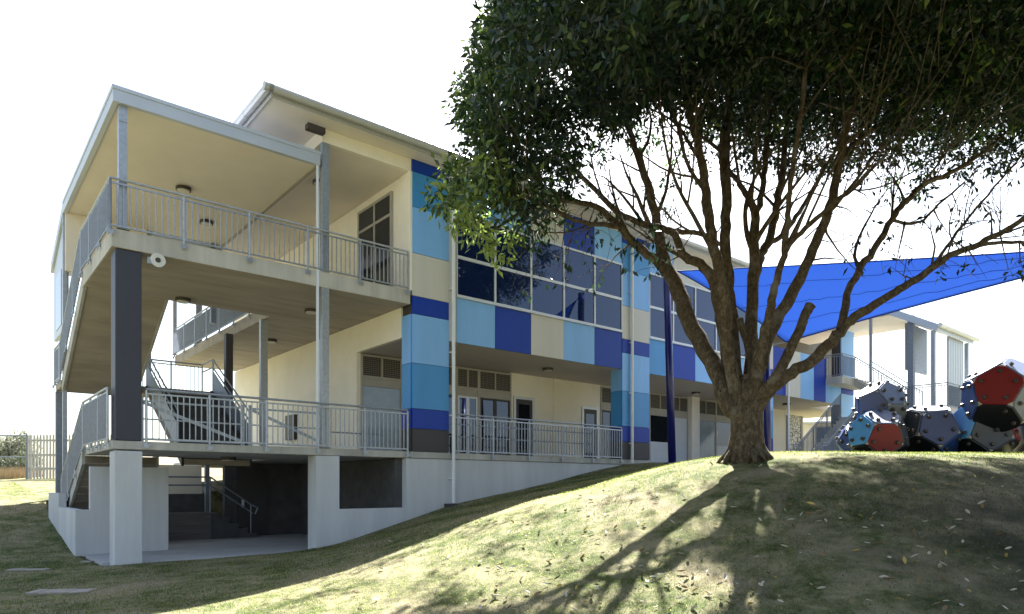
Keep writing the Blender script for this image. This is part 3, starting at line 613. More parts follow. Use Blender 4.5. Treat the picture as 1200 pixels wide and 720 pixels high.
# ---------------------------------------------------------------- background things
def house(name,label,x0,x1,Y,z1,roofh,wins,depth=7):
    X0=(x0-CX)/F*Y; X1=(x1-CX)/F*Y; t=thing(name,label,'house',((X0+X1)/2,Y+depth/2,.5)); of=((X0+X1)/2,Y+depth/2,.5)
    b=MB().box(X0,X1,Y,Y+depth,.2,z1)
    for k in range(int((z1-.3)/.18)): b.box(X0-.01,X1+.01,Y-.014,Y-.002,.5+k*.18,.5+k*.18+.15)
    b.build('wall',M['cream'],t,off=of)
    MB().prism([(Y-.5,z1),(Y+depth/2,z1+roofh),(Y+depth+.5,z1),(Y+depth+.5,z1-.1),(Y-.5,z1-.1)],0,X0-.4,X1+.4).build('roof',M['silver'],t,off=of)
    gb=MB(); gb.tube((X0-.4,Y-.55,z1-.02),(X1+.4,Y-.55,z1-.02),.09,8); gb.build('gutter',M['white'],t,off=of)
    for (a_,b_,c_,d_) in wins:
        fx0=(a_-CX)/F*Y; fx1=(b_-CX)/F*Y; zz1=(CY-c_)/F*Y; zz0=(CY-d_)/F*Y
        o=MB().box(fx0,fx0+.08,Y-.06,Y,zz0,zz1).box(fx1-.08,fx1,Y-.06,Y,zz0,zz1).box(fx0,fx1,Y-.062,Y,zz1-.08,zz1).box(fx0,fx1,Y-.062,Y,zz0,zz0+.08).build('window',M['frameb'],t,off=of)
        MB().box(fx0+.08,fx1-.08,Y-.03,Y-.01,zz0+.08,zz1-.08).build('pane',M['glass2'],o,off=of)
    return t
house('weatherboard_house','cream weatherboard house with dark window seen through the open undercroft beside the patterned screen',930,1003,46,4.25,.35,[(955,975,500,523)])
house('weatherboard_house','cream house wall showing at the right edge behind the climbing balls',1172,1330,36,3.9,.3,[(1182,1196,478,512)])
# blue play panel at the right edge
tb=thing('play_panel','translucent blue play panel between short posts at the right edge of the photo','play equipment',ray(1215,533,18.5)); o3=Vector(ray(1215,533,18.5))
a_=Vector(ray(1184,533,18.5))-o3; b_=Vector(ray(1262,533,18.5))-o3
mb=MB(); k=14
for i in range(k):
    s0,s1=i/k,(i+1)/k; mb.box(a_.x+(b_.x-a_.x)*s0,a_.x+(b_.x-a_.x)*s1,-.02,.02,-.25,.78+.10*math.sin(math.pi*(s0+s1)/2))
mb.build('panel',mat('blue_plastic',(.10,.20,.55),.2,var=.08),tb); MB().bar((a_.x+.1,-.1,.25),(b_.x,-.1,-.3),.1,.12).build('slide_rail',mat('violet_plastic',(.14,.12,.36),.3),tb)
for x_ in(a_.x,b_.x): MB().tube((x_,0,-.3),(x_,0,.9),.03,8).build('post',M['galv'],tb)
# picket fences
def picket(x0,x1,Y,zb0,h,label,sp=.135,wd=.085,rz=0):
    X0=(x0-CX)/F*Y; X1=(x1-CX)/F*Y; t=thing('picket_fence',label,'fence',(X0,Y,zb0)); mb=MB(); k=int((X1-X0)/sp); 
    for i in range(k):
        x_=i*sp; hh=h+random.uniform(-.015,.015); z0=float(tz(X0+x_,Y)[0])-zb0-.05; mb.prism([(x_,z0),(x_+wd,z0),(x_+wd,hh-.03),(x_+wd/2,hh+.01),(x_,hh-.03)],1,0,.018)
    mb.build('pickets',M['timber'],t)
    MB().box(0,X1-X0,.02,.06,h*.18,h*.18+.08).box(0,X1-X0,.02,.06,h*.5,h*.5+.08).box(0,X1-X0,.02,.06,h*.84,h*.84+.08).build('rails',M['timber'],t)
    for x_ in np.arange(0,X1-X0+.1,2.4): MB().box(x_,x_+.09,.06,.15,-.3,h).build('post',M['timber'],t)
    return t
picket(31.5,136,29,.38,1.80,'tall weathered grey picket fence beyond the left lawn',sp=.135,wd=.078)
picket(1000,1330,30,.6,1.05,'low pale picket fence glimpsed under the climbing balls')
tw=thing('wire_fence','low wire fence with steel top rail at the far left, beside the picket fence','fence',(ray(31,560,29)[0],29,.38))
L0=ray(-160,560,29)[0]-ray(31,560,29)[0]
MB().tube((0,0,1.75),(L0,0,1.75),.03).tube((0,0,.85),(L0,0,.85),.02).build('rails',M['galvd'],tw)
for x_ in(0,L0*.5,L0): MB().tube((x_,0,-.3),(x_,0,1.85),.035).build('post',M['galvd'],tw)
wm=MB()
for k in range(40): wm.tube((L0*k/40,0,.05),(L0*k/40,0,1.75),.004,3)
wm.build('mesh',M['galvd'],tw)
# stone slabs in the lawn
def slab(xs,ys,Y,wx,wy,label):
    c=ray(xs,ys,Y); z=float(tz(c[0],c[1])[0]); t=thing('stone_slab',label,'paving slab',(c[0],c[1],z),.10,'stone slabs set in the lawn')
    b=MB(); k=int(round(wx/.14)); 
    for i in range(k): b.box(-wx/2+i*wx/k+.003,-wx/2+(i+1)*wx/k-.003,-wy/2,wy/2,-.05,.018+random.uniform(-.003,.003))
    b.build('top',M['stone'],t,bevel=.004)
slab(73,693,9.9,.82,.34,'pale slatted stone slab lying nearest the camera at bottom left'); slab(33,662,12.3,.66,.22,'pale narrow stone slab at the left edge of the lawn'); slab(102,652,13.6,.2,.14,'small pale stone by the corner of the patio')
# ---------------------------------------------------------------- leaves / bushes
def leafcloud(cen,n,size,spread,droop=.5,rnd=None):
    """cen (m,3) repeated n leaves each -> verts (m*n,4,3)"""
    m=len(cen); c=np.repeat(cen,n,0); sp=np.repeat(np.asarray(spread).reshape(-1,1)*np.ones((m,1)),n,0)
    off=rng.normal(0,1,(m*n,3)); off/=np.linalg.norm(off,axis=1,keepdims=True); off*=sp*(rng.random((m*n,1))**.6)
    b=c+off
    d=off/np.linalg.norm(off,axis=1,keepdims=True)*.7+rng.normal(0,.6,(m*n,3)); d[:,2]-=droop; d/=np.linalg.norm(d,axis=1,keepdims=True)
    s=np.cross(d,rng.normal(0,1,(m*n,3))); s/=np.linalg.norm(s,axis=1,keepdims=True); nn=np.cross(d,s)
    L=(size*(.65+.6*rng.random((m*n,1)))); w=L*.19
    return np.stack([b,b+d*L*.48+s*w+nn*w*.35,b+d*L,b+d*L*.48-s*w+nn*w*.35],1)
LF=[(0,1,2),(0,2,3)]
M['leaf']=attr_ramp_mat('tree_leaves',[(0,(.006,.014,.008)),(.4,(.012,.027,.011)),(.7,(.036,.070,.018)),(1,(.20,.26,.07))],trans=.36,rough=.36,spec=.5)
M['leafg']=attr_ramp_mat('bush_leaves',[(0,(.05,.06,.035)),(.5,(.12,.135,.08)),(1,(.26,.27,.20))],trans=.2,rough=.6)
M['bark']=None
def barkmat():
    m=bpy.data.materials.new('bark'); m.use_nodes=True; nt=m.node_tree; bs=nt.nodes['Principled BSDF']; bs.inputs['Roughness'].default_value=.9; bs.inputs['Specular IOR Level'].default_value=.15
    tc=nt.nodes.new('ShaderNodeTexCoord'); mp=nt.nodes.new('ShaderNodeMapping'); mp.inputs['Scale'].default_value=(1,1,.55); nt.links.new(tc.outputs['Object'],mp.inputs[0])
    n=nt.nodes.new('ShaderNodeTexNoise'); n.inputs['Scale'].default_value=15; n.inputs['Detail'].default_value=10; n.inputs['Roughness'].default_value=.82; nt.links.new(mp.outputs[0],n.inputs['Vector'])
    r=nt.nodes.new('ShaderNodeValToRGB'); e=r.color_ramp.elements; e[0].position=.32; e[0].color=(.045,.030,.018,1); e[1].position=.66; e[1].color=(.27,.215,.15,1); x=e.new(.5); x.color=(.115,.085,.057,1); nt.links.new(n.outputs[0],r.inputs[0])
    v=nt.nodes.new('ShaderNodeTexVoronoi'); v.inputs['Scale'].default_value=9; nt.links.new(mp.outputs[0],v.inputs['Vector']); r2=nt.nodes.new('ShaderNodeMapRange'); r2.inputs['From Min'].default_value=.06; r2.inputs['From Max'].default_value=.16; nt.links.new(v.outputs['Distance'],r2.inputs['Value'])
    mx=nt.nodes.new('ShaderNodeMix'); mx.data_type='RGBA'; mx.inputs[6].default_value=(.025,.018,.013,1); nt.links.new(r2.outputs[0],mx.inputs['Factor']); nt.links.new(r.outputs[0],mx.inputs[7])
    # grey lichen patches
    n3=nt.nodes.new('ShaderNodeTexNoise'); n3.inputs['Scale'].default_value=2.6; n3.inputs['Detail'].default_value=7; nt.links.new(tc.outputs['Object'],n3.inputs['Vector']); r3=nt.nodes.new('ShaderNodeMapRange'); r3.inputs['From Min'].default_value=.56; r3.inputs['From Max'].default_value=.66; r3.inputs['To Max'].default_value=.55; nt.links.new(n3.outputs[0],r3.inputs['Value'])
    m2=nt.nodes.new('ShaderNodeMix'); m2.data_type='RGBA'; m2.inputs[7].default_value=(.26,.23,.20,1); nt.links.new(r3.outputs[0],m2.inputs['Factor']); nt.links.new(mx.outputs[2],m2.inputs[6]); nt.links.new(m2.outputs[2],bs.inputs['Base Color'])
    b=nt.nodes.new('ShaderNodeBump'); b.inputs['Strength'].default_value=1.; b.inputs['Distance'].default_value=.06; nt.links.new(n.outputs[0],b.inputs['Height']); nt.links.new(b.outputs[0],bs.inputs['Normal']); return m
M['bark']=barkmat()
# ---------------------------------------------------------------- the big tree
TY=11.2; base=Vector(ray(875,537,TY)); base.z=float(tz(base.x,base.y)[0])
TR=thing('fig_tree','big spreading shade tree with many bare limbs and dark crown on the grass mound','tree',base)
limbs=[ # (px, py, dY, radius px)
 [(856,480,-.05,17),(840,437,.25,15),(812,385,.75,14),(796,345,1.15,13.5),(778,305,1.5,11),(771,270,1.7,8.5),(764,235,1.8,7.5),(752,195,1.8,6),(738,150,1.8,5),(725,95,1.8,4),(715,30,1.8,3)],
 [(784,322,1.35,9),(765,303,1.45,7.5),(742,284,1.4,7),(727,266,1.3,6),(700,243,.9,5),(665,236,.4,4),(630,240,-.1,3.2),(590,262,-.6,2.4),(560,280,-1.0,1.6)],
 [(727,266,1.3,5),(690,262,.3,3.5),(655,250,-.4,3),(622,232,-.1,2.4),(585,215,.1,2)],
 [(866,470,.2,15),(856,425,.4,13),(846,375,.6,11),(836,330,.8,9.5),(820,309,.9,8),(803,302,1.,7.5),(794,284,1.1,6.5),(783,269,1.2,6),(755,263,1.4,5.5),(722,247,1.7,5),(690,215,2.0,4),(655,180,2.4,3),(620,150,2.8,2.2)],
 [(783,269,1.2,5),(800,272,1.5,4.5),(825,275,1.7,4),(850,290,1.9,3)],
 [(850,395,-.2,11),(846,335,-.4,10),(838,300,-.5,9),(832,265,-.5,8.5),(828,225,-.4,8),(820,180,-.3,7),(808,130,0,6),(795,70,.3,5),(785,0,.6,4),(780,-60,1,3)],
 [(862,430,.6,10),(857,360,.9,9.5),(853,320,1.,9.5),(850,277,1.1,9),(852,230,1.2,8.5),(850,167,1.3,7.5),(858,100,1.4,6),(870,30,1.4,5),(880,-60,1.5,3.5)],
 [(880,450,.5,13),(881,390,.7,11),(883,324,.9,9.5),(884,277,1.,8.5),(885,248,1.1,7),(870,222,1.2,5),(858,205,1.5,4),(840,180,2.2,3)],
 [(885,254,1.1,6),(893,225,1.3,5),(898,180,1.6,4.5),(905,120,2.,4),(915,50,2.4,3)],
 [(884,330,.9,8),(890,303,1.2,7.5),(899,286,1.4,7),(907,261,1.7,6.5),(911,235,1.9,6),(918,200,2.2,5.5),(920,150,2.6,4.5),(935,90,3.,4),(950,20,3.5,3)],
 [(899,286,1.4,5),(918,275,1.9,4.5),(933,254,2.5,4),(947,232,3.1,3.5),(965,200,3.8,3),(990,160,4.4,2.2)],
 [(888,430,-.3,11),(898,385,-.5,8),(905,350,-.6,7),(911,325,-.7,6),(918,300,-.8,5.5),(922,270,-.9,5),(925,235,-1.,4.5),(930,190,-1.1,4),(940,120,-1.3,3.5),(945,40,-1.5,3)],
 [(919,296,-.8,5),(933,278,-1.1,4.5),(956,257,-1.5,4),(985,232,-2.,3.5),(1010,212,-2.5,3),(1040,180,-3,2.3)],
 [(886,440,-.2,14),(900,395,-.2,12),(914,368,-.2,10.5),(928,346,-.2,10),(940,322,-.2,9),(950,300,-.2,8.5),(963,268,-.1,8),(975,233,0,7.5),(983,190,.2,7),(992,150,.4,6),(1010,90,.6,5),(1030,20,.9,4)],
 [(983,190,.2,5),(1005,165,.8,4.5),(1040,140,1.5,4),(1080,110,2.2,3),(1120,80,3,2.2)],
 [(890,470,-.1,15),(905,452,-.2,13),(928,437,-.3,10.5),(955,421,-.4,10),(975,400,-.5,9.5),(984,388,-.5,9),(1003,371,-.6,8),(1034,352,-.8,7),(1060,336,-1.,6.5),(1085,320,-1.1,6),(1112,299,-1.3,5.5),(1140,289,-1.5,5),(1170,275,-1.8,4.5),(1205,253,-2.1,4),(1245,225,-2.4,3)],
 [(985,386,-.5,7.5),(990,362,-.4,6.5),(995,340,-.3,6),(1010,312,-.2,6),(1026,288,0,5.5),(1045,258,.2,5),(1060,238,.4,5),(1085,215,.7,4.5),(1112,204,1.,4),(1150,180,1.6,3.2),(1185,150,2.2,2.4)],
 [(1085,320,-1.1,3),(1110,290,-.6,2.6),(1135,255,0,2.2),(1165,220,.7,1.8),(1200,180,1.3,1.4)],
 [(1140,289,-1.5,3.5),(1175,284,-1.3,3),(1215,286,-1.1,2.4)],
 [(1045,258,.2,3),(1075,262,.6,2.4),(1100,240,1.,2),(1130,215,1.5,1.6)],
]
stubs=[[(890,462,-.2,11),(905,447,-.3,9),(918,427,-.35,8.5),(930,402,-.4,8),(938,385,-.4,8.5),(943,370,-.4,8),(950,358,-.4,9)],[(880,425,.1,6),(875,402,.1,5.5),(870,388,.05,5.5),(867,374,.05,6)]]
def crv(pts,seg=4):
    A=np.array([[*ray(p[0],p[1],TY+p[2]),p[3]*.67/F*(TY+p[2])] for p in pts]); out=[]
    Pp=np.vstack([2*A[0]-A[1],A,2*A[-1]-A[-2]])
    for i in range(1,len(Pp)-2):
        for t in np.arange(seg)/seg:
            a,b,c,d=Pp[i-1],Pp[i],Pp[i+1],Pp[i+2]; out.append(.5*((2*b)+(-a+c)*t+(2*a-5*b+4*c-d)*t*t+(-a+3*b-3*c+d)*t**3))
    out.append(A[-1]); return np.array(out)
bv=[];bf=[]
def sweep(pts,rad,n=8,cap=True,rough=0.):
    """pts (k,3)"""
    k=len(pts); o=len(bv); T_=np.gradient(pts,axis=0); T_/=np.linalg.norm(T_,axis=1,keepdims=True)+1e-9
    a=np.cross(T_[0],[0,0,1.]); 
    if np.linalg.norm(a)<.1: a=np.array([1.,0,0])
    a/=np.linalg.norm(a)
    for i in range(k):
        a=a-T_[i]*a.dot(T_[i]); a/=np.linalg.norm(a)+1e-9; b=np.cross(T_[i],a)
        for j in range(n):
            th=2*math.pi*j/n; rr=rad[i]*(1+rough*(math.sin(3*th+i*.35)*.5+math.sin(5*th-i*.6+pts[i][2]*3)*.5)+(rough*.6*rng.normal() if rough else 0)); bv.append(pts[i]+(a*math.cos(th)+b*math.sin(th))*rr)
    for i in range(k-1):
        for j in range(n): bf.append((o+i*n+j,o+i*n+(j+1)%n,o+(i+1)*n+(j+1)%n,o+(i+1)*n+j))
    if cap: bf.append(tuple(o+(k-1)*n+j for j in range(n)))
nodes=[];nr=[];seeds=[]
bz=np.array(base)
# trunk with buttress flare
tp=np.array([bz+[.02,0,-.35],bz+[.0,0,-.02],bz+[0,0,.12],bz+[0,0,.35],bz+[0,0,.6],bz+[.0,0,.85],bz+[.0,.0,1.1],bz+[.03,.0,1.35]])
trd=np.array([.35,.305,.28,.262,.252,.252,.26,.17])
kk=24
t0=np.linspace(0,1,len(tp)); tt=np.linspace(0,1,26); tp2=np.stack([np.interp(tt,t0,tp[:,i]) for i in range(3)],1); tr2=np.interp(tt,t0,trd)
o_=len(bv)
for i in range(26):
    for j in range(kk):
        th=2*math.pi*j/kk; fl=max(0,1-(tp2[i][2]-bz[2])/.5); rr=tr2[i]*(1+.05*math.sin(4*th+1)+.03*math.sin(7*th+tt[i]*5)+fl*.22*max(0,math.sin(5*th+.5))**2+.012*rng.normal()); bv.append(tp2[i]+np.array([math.cos(th)*rr,math.sin(th)*rr,0]))
for i in range(25):
    for j in range(kk): bf.append((o_+i*kk+j,o_+i*kk+(j+1)%kk,o_+(i+1)*kk+(j+1)%kk,o_+(i+1)*kk+j))
bf.append(tuple(o_+25*kk+j for j in range(kk)))
for k in range(15):
    th=k*.43+rng.normal(0,.12); l_=rng.uniform(.02,.14); dv=np.array([math.cos(th),math.sin(th),0]); p_=[bz+dv*.25+[0,0,rng.uniform(.16,.34)],bz+dv*(.31)+[0,0,.07],bz+dv*(.34+l_*.5)+[0,0,.0],bz+dv*(.36+l_)+[0,0,-.08]]
    sweep(np.array(p_),np.array([.03,.05,.04,.02])*rng.uniform(.7,1.3),7,rough=.1)
for L in limbs:
    c=crv(L); 
    if L[0][1]>385 and L[0][3]>7.5:    # root the limb in the trunk
        st_=np.array([bz[0]+(c[0][0]-bz[0])*.35,bz[1]+(c[0][1]-bz[1])*.4,bz[2]+.75,min(.2,c[0][3]*1.15)]); c=np.vstack([st_,c])
    c[1:,:3]+=rng.normal(0,.010,(len(c)-1,3)); sweep(c[:,:3],c[:,3],14,rough=.05)
    for i in range(len(c)):
        py=CY-F*c[i,2]/c[i,1]
        if py<330: nodes.append(c[i,:3]); nr.append(c[i,3])
        if py<315 and i>2 and c[i,3]>.018 and rng.random()<.22: seeds.append((c[i,:3].copy(),(c[i,:3]-c[i-1,:3]),c[i,3]))
for L in stubs:
    c=crv(L); st_=np.array([bz[0]+(c[0][0]-bz[0])*.4,bz[1]-.05,bz[2]+.85,c[0][3]]); c=np.vstack([st_,c]); sweep(c[:,:3],c[:,3],14,rough=.07)
def grow(p,d,L,r0,lev):
    d=d/np.linalg.norm(d); k=max(3,int(L/.18)); pts=[p]; rad=[r0]; bend=rng.normal(0,.045,3)
    for i in range(k):
        out=pts[-1]-(bz+[0,0,2.2]); out/=np.linalg.norm(out)
        d=d+out*.05+np.array([0,0,.035])+bend+rng.normal(0,.05,3); d/=np.linalg.norm(d); pts.append(pts[-1]+d*L/k); rad.append(max(.0045,r0*(1-.78*(i+1)/k)))
        if lev<2 and i>=1 and rng.random()<(.30 if lev==0 else .22):
            q=np.cross(d,rng.normal(0,1,3)); q/=np.linalg.norm(q); a_=rng.uniform(.5,.95); grow(pts[-1],d*math.cos(a_)+q*math.sin(a_),L*rng.uniform(.4,.65),rad[-1]*.62,lev+1)
    pts=np.array(pts); x_=CX+F*pts[-1,0]/pts[-1,1]; y_=CY-F*pts[-1,2]/pts[-1,1]
    if y_>np.interp(x_,[500,640,760,900,1100,1300],[335,320,275,235,290,290]) or x_<545 : return
    if pts[-1,1]<5.5: return
    sweep(pts,rad,7 if r0>.02 else 5,cap=False,rough=.03)
    for a_,b_ in zip(pts,rad): nodes.append(a_); nr.append(b_)
for p,d,r0 in seeds:
    d=d/np.linalg.norm(d); q=np.cross(d,rng.normal(0,1,3)); q/=np.linalg.norm(q); a_=rng.uniform(.35,.75)
    grow(p,d*math.cos(a_)+q*math.sin(a_),rng.uniform(1.3,3.0),r0*rng.uniform(.42,.62),0)
print('nodes',len(nodes))
# crown clump centres
mx_=np.array([480,500,530,560,600,640,680,720,760,800,850,900,950,1000,1050,1100,1150,1200,1300,1400])
yd_=np.array([-99,270,312,320,290,225,180,150,130,110,95,90,85,82,92,108,104,100,100,100])
ys_=np.array([-99,300,338,352,352,345,300,270,265,262,225,205,212,225,238,222,200,190,185,180])
xl_y=np.array([-400,-100,0,60,100,160,190,250,300,335,400]); xl_x=np.array([660,590,566,560,532,537,512,500,508,530,560])
def accept(p):
    x=CX+F*p[:,0]/p[:,1]; y=CY-F*p[:,2]/p[:,1]
    yd=np.interp(x,mx_,yd_); ys=np.interp(x,mx_,ys_); pr=np.where(y<yd,1.,np.where(y<ys,.14+.50*(1-(y-yd)/(ys-yd+1e-6))**1.8,0.)); pr=pr*(x>np.interp(y,xl_y,xl_x)+8)
    # a window of sky through the left crown
    pr*=1-.85*np.exp(-(((x-680)/45)**2+((y-255)/32)**2)); pr*=1-.8*np.exp(-(((x-650)/22)**2+((y-82)/13)**2))
    pr*=np.interp(x,[500,640,760,880],[.55,.5,.75,1.])
    return pr
NC=330000
cand=np.c_[rng.uniform(-2.4,13.8,NC),rng.uniform(4.6,21.5,NC),rng.uniform(2.8,13.6,NC)]
dx=(cand[:,0]-5.6)/7.8; dy=(cand[:,1]-12.8)/8.6; r2=dx**2+dy**2
zb_=6.4-2.2*r2; zt_=13.4-3.6*r2
ins=(r2<1)&(cand[:,2]>zb_)&(cand[:,2]<zt_)
dens=np.exp(-np.maximum(cand[:,2]-zb_-1.6,0)*np.where(cand[:,1]>12,.06,.5))   # leaves thin out above the seen shell; rear kept dense to shade the lawn
lobe=(((cand[:,0]+.15)/1.35)**2+((cand[:,1]-10.6)/1.5)**2+((cand[:,2]-4.3)/1.25)**2<1)
lump=.5+.5*np.sin(cand[:,0]*1.9+np.sin(cand[:,1]*1.3)*1.5)*np.sin(cand[:,2]*2.3+cand[:,1]*1.1)
fine=.5+.5*np.sin(cand[:,0]*4.3+1.7*np.sin(cand[:,2]*2.9))*np.sin(cand[:,1]*3.7+1.3*np.sin(cand[:,0]*3.1)+cand[:,2]*2.2)
pr=np.where(ins,dens*(.22+.78*lump**1.3)*(.35+.9*fine),0)*np.where(cand[:,1]>13.5,.42,.34); pr=np.maximum(pr,lobe*.22)
tsh=(cand[:,2]+.5)/1.13; gxs=cand[:,0]-.2357*tsh; gys=cand[:,1]-.972*tsh; gyc=np.maximum(gys,.5); gpx=CX+F*gxs/gyc; gzz=tz(gxs,gys)
tsh=(cand[:,2]-gzz)/1.13; gxs=cand[:,0]-.2357*tsh; gys=cand[:,1]-.972*tsh; gyc=np.maximum(gys,.5); gpx=CX+F*gxs/gyc; gpy=CY-F*gzz/gyc
lim=np.interp(gpy,[530,560,600,640,675,700,730],[905,890,865,865,885,870,850]); lim=lim+38*np.sin(gys*2.7+gxs)+rng.normal(0,30,len(lim)); lit=(gys>5.)&(gpx<lim)&(gpy<770); lit|=(gys>10.25)&(gys<13.5)&(gpx>850)&(gpx<1500); left_=(gpx<720)&(gpy>690)&(gpx>470)  # crown shaped for its shadow: clumps that would shade the sunlit lawn are dropped
ok=rng.random(NC)<pr*accept(cand)*np.where(lit,np.where(left_,.30,.03),1.); att=cand[ok]
print('clumps',len(att))
# bare twigs in the open parts
nb=170; tw_=np.array([ray(x,y,Y) for x,y,Y in zip(rng.uniform(600,790,nb),rng.uniform(215,350,nb),rng.uniform(9.3,12.8,nb))]); tw2=np.array([ray(x,y,Y) for x,y,Y in zip(rng.uniform(990,1215,170),rng.uniform(170,330,170),rng.uniform(9.3,13,170))])
tw_=tw_[(CY-F*tw_[:,2]/tw_[:,1])<355-.28*np.maximum((CX+F*tw_[:,0]/tw_[:,1])-640,0)]
tgt=np.vstack([att,tw_,tw2]); isleaf=np.r_[np.ones(len(att),bool),np.zeros(len(tw_)+len(tw2),bool)]
nodes=np.array(nodes); nr=np.array(nr); root=np.array([bz[0],bz[1],bz[2]+2.6])
order=np.argsort([np.min(np.linalg.norm(nodes-t,axis=1)) for t in tgt])
cap=len(nodes)+len(tgt)*12; NP=np.zeros((cap,3)); NRd=np.zeros(cap); NP[:len(nodes)]=nodes; NRd[:len(nodes)]=nr; cnt=len(nodes)
tips=[]
chains=[]
for t_i in order:
    t=tgt[t_i]; d=NP[:cnt]-t; dist=np.sqrt((d**2).sum(1)); outward=np.linalg.norm(NP[:cnt]-root,axis=1)-np.linalg.norm(t-root)
    cost=dist+.9*np.maximum(outward,0)+np.where(NRd[:cnt]<.006,.5,0); i=int(np.argmin(cost)); L=dist[i]
    if not isleaf[t_i] and L>1.6: continue
    k=max(2,int(L/.22)); p0=NP[i]; mid=(p0+t)/2+rng.normal(0,.10,3)*L+np.array([0,0,.08*L])
    s=np.linspace(0,1,k+1)[:,None]; pts=(1-s)**2*p0+2*s*(1-s)*mid+s*s*t; pts[1:-1]+=rng.normal(0,.014,(k-1,3))
    r0=min(NRd[i]*.75,.010+.011*L) ; r1=max(.0035,r0*.35) if isleaf[t_i] else .0022; r0=max(r0,.005 if isleaf[t_i] else .0035); rad=np.linspace(r0,r1,k+1); chains.append((pts,rad))
    if isleaf[t_i] or rng.random()<.5:
        NP[cnt:cnt+k]=pts[1:]; NRd[cnt:cnt+k]=rad[1:]; cnt+=k
    else: 
        NP[cnt:cnt+k]=pts[1:]; NRd[cnt:cnt+k]=rad[1:]; cnt+=k
for pts,rad in chains: sweep(pts,rad,4 if rad[0]<.02 else 6,cap=False)
me=bpy.data.meshes.new('trunk'); bv_=np.array(bv)-np.array(base); me.from_pydata(bv_.tolist(),[],bf); me.polygons.foreach_set('use_smooth',[True]*len(me.polygons)); me.materials.append(M['bark']); o=bpy.data.objects.new('trunk',me); COL.objects.link(o); o.parent=TR
# cut faces
for L in stubs:
    c=crv(L); e=Vector(c[-1][:3]); d=(e-Vector(c[-2][:3])).normalized(); r=c[-1][3]
    MB().tube(e-Vector(base)+d*.002,e-Vector(base)+d*.016,r*.93,12,r*.8).build('cut_end',mat('cut_wood',(.32,.25,.17),.9,var=.2,scale=20),TR)
xa=CX+F*att[:,0]/att[:,1]; ya=CY-F*att[:,2]/att[:,1]
LVn=60; lv=leafcloud(att,LVn,.135,rng.uniform(.20,.42,len(att)),droop=.45)
young_sunlit=np.repeat(np.clip(.42*np.exp(-((xa-545)/55)**2-((ya-255)/70)**2)+.22*np.exp(-((xa-560)/45)**2)+.1*rng.random(len(att)),0,1),LVn)  # lighter leaves at the left edge: new growth plus sunlight put into the colour
lr=np.clip(rng.beta(2,3.2,len(lv))*.75+young_sunlit*1.1+.45*(np.repeat(rng.random(len(att))**2,LVn)-.25),0,1)
# single hanging leaves on the bare twigs
hs=tgt[~isleaf]; hs=hs[rng.random(len(hs))<.45]; lv2=leafcloud(hs,4,.13,np.full(len(hs),.12),droop=1.2); lv=np.concatenate([lv,lv2]); lr=np.r_[lr,rng.random(len(lv2))*.5]
pc=lv.mean(1); okp=(CX+F*pc[:,0]/pc[:,1]>0); lv=lv[okp]; lr=lr[okp]
print('leaves',len(lv)); tri_cloud('crown',lv,LF,4,lr,M['leaf'],TR,off=tuple(base))
# ---------------------------------------------------------------- fallen leaves
lm=[mat('fallen_leaf_pale',(.46,.42,.33),.7,var=.15,scale=30),mat('fallen_leaf_yellow',(.44,.32,.09),.7,var=.15,scale=30),mat('fallen_leaf_brown',(.22,.14,.07),.7,var=.2,scale=30)]
proto=[]
for k in range(9):
    L=.10; b=MB(); s=6; c_=.25+.5*random.random()
    up=[];dn=[]
    for i in range(s+1):
        t=i/s; w_=.021*math.sin(math.pi*min(1,t*.93+.05))**.8; x_=(t-.5)*L; z_=.010+c_*.06*((t-.5)**2)*4*.3; up.append((x_,w_,z_+w_*(.4+c_*.5))); dn.append((x_,-w_,z_+w_*(.4+c_*.5)))
    mid=[((i/s-.5)*L,0,.010+c_*.06*((i/s-.5)**2)*4*.3) for i in range(s+1)]
    b.add(up+mid+dn,[(i,i+1,s+1+i+1,s+1+i) for i in range(s)]+[(s+1+i,s+1+i+1,2*s+2+i+1,2*s+2+i) for i in range(s)])
    mm=lm[0] if k<4 else lm[1] if k<6 else lm[2]
    me=bpy.data.meshes.new('fallen_leaf'); me.from_pydata(b.v,[],b.f); me.materials.append(mm); proto.append(me)
cnt_=0
lab={0:'pale dry leaf lying curled on the lawn below the tree',1:'yellow fallen leaf lying on the shaded lawn below the tree',2:'brown fallen leaf lying curled on the lawn'}
while cnt_<270:
    px_=random.uniform(560,1199) if random.random()<.8 else random.uniform(330,700); py_=random.uniform(545,719)
    # march the view ray to the lawn
    Ys=np.arange(4.5,14,.05); rz=(CY-py_)/F*Ys; gz=tz((px_-CX)/F*Ys,Ys); hit=np.where(rz<gz)[0]
    if not len(hit): continue
    Y_=Ys[hit[0]]; X_=(px_-CX)/F*Y_; 
    if Y_>11.5 or hit[0]==0: continue
    vv=(X_-P0[0])*V[0]+(Y_-P0[1])*V[1]
    if vv>-.1: continue
    k=random.choice([0,1,2,3,0,1,2,3,4,5,6,7,8]); z_=float(tz(X_,Y_)[0]); o=bpy.data.objects.new('fallen_leaf',proto[k]); COL.objects.link(o)
    o.location=(X_,Y_,z_+.022); o.rotation_euler=(random.gauss(0,.5),random.gauss(0,.4)-.2,random.uniform(0,6.28)); s_=random.uniform(.55,1.05); o.scale=(s_,s_,s_)
    c_=0 if k<4 else 1 if k<6 else 2; tag(o,lab[c_],'fallen leaf',['pale','yellow','brown'][c_]+' leaves fallen on the lawn'); cnt_+=1
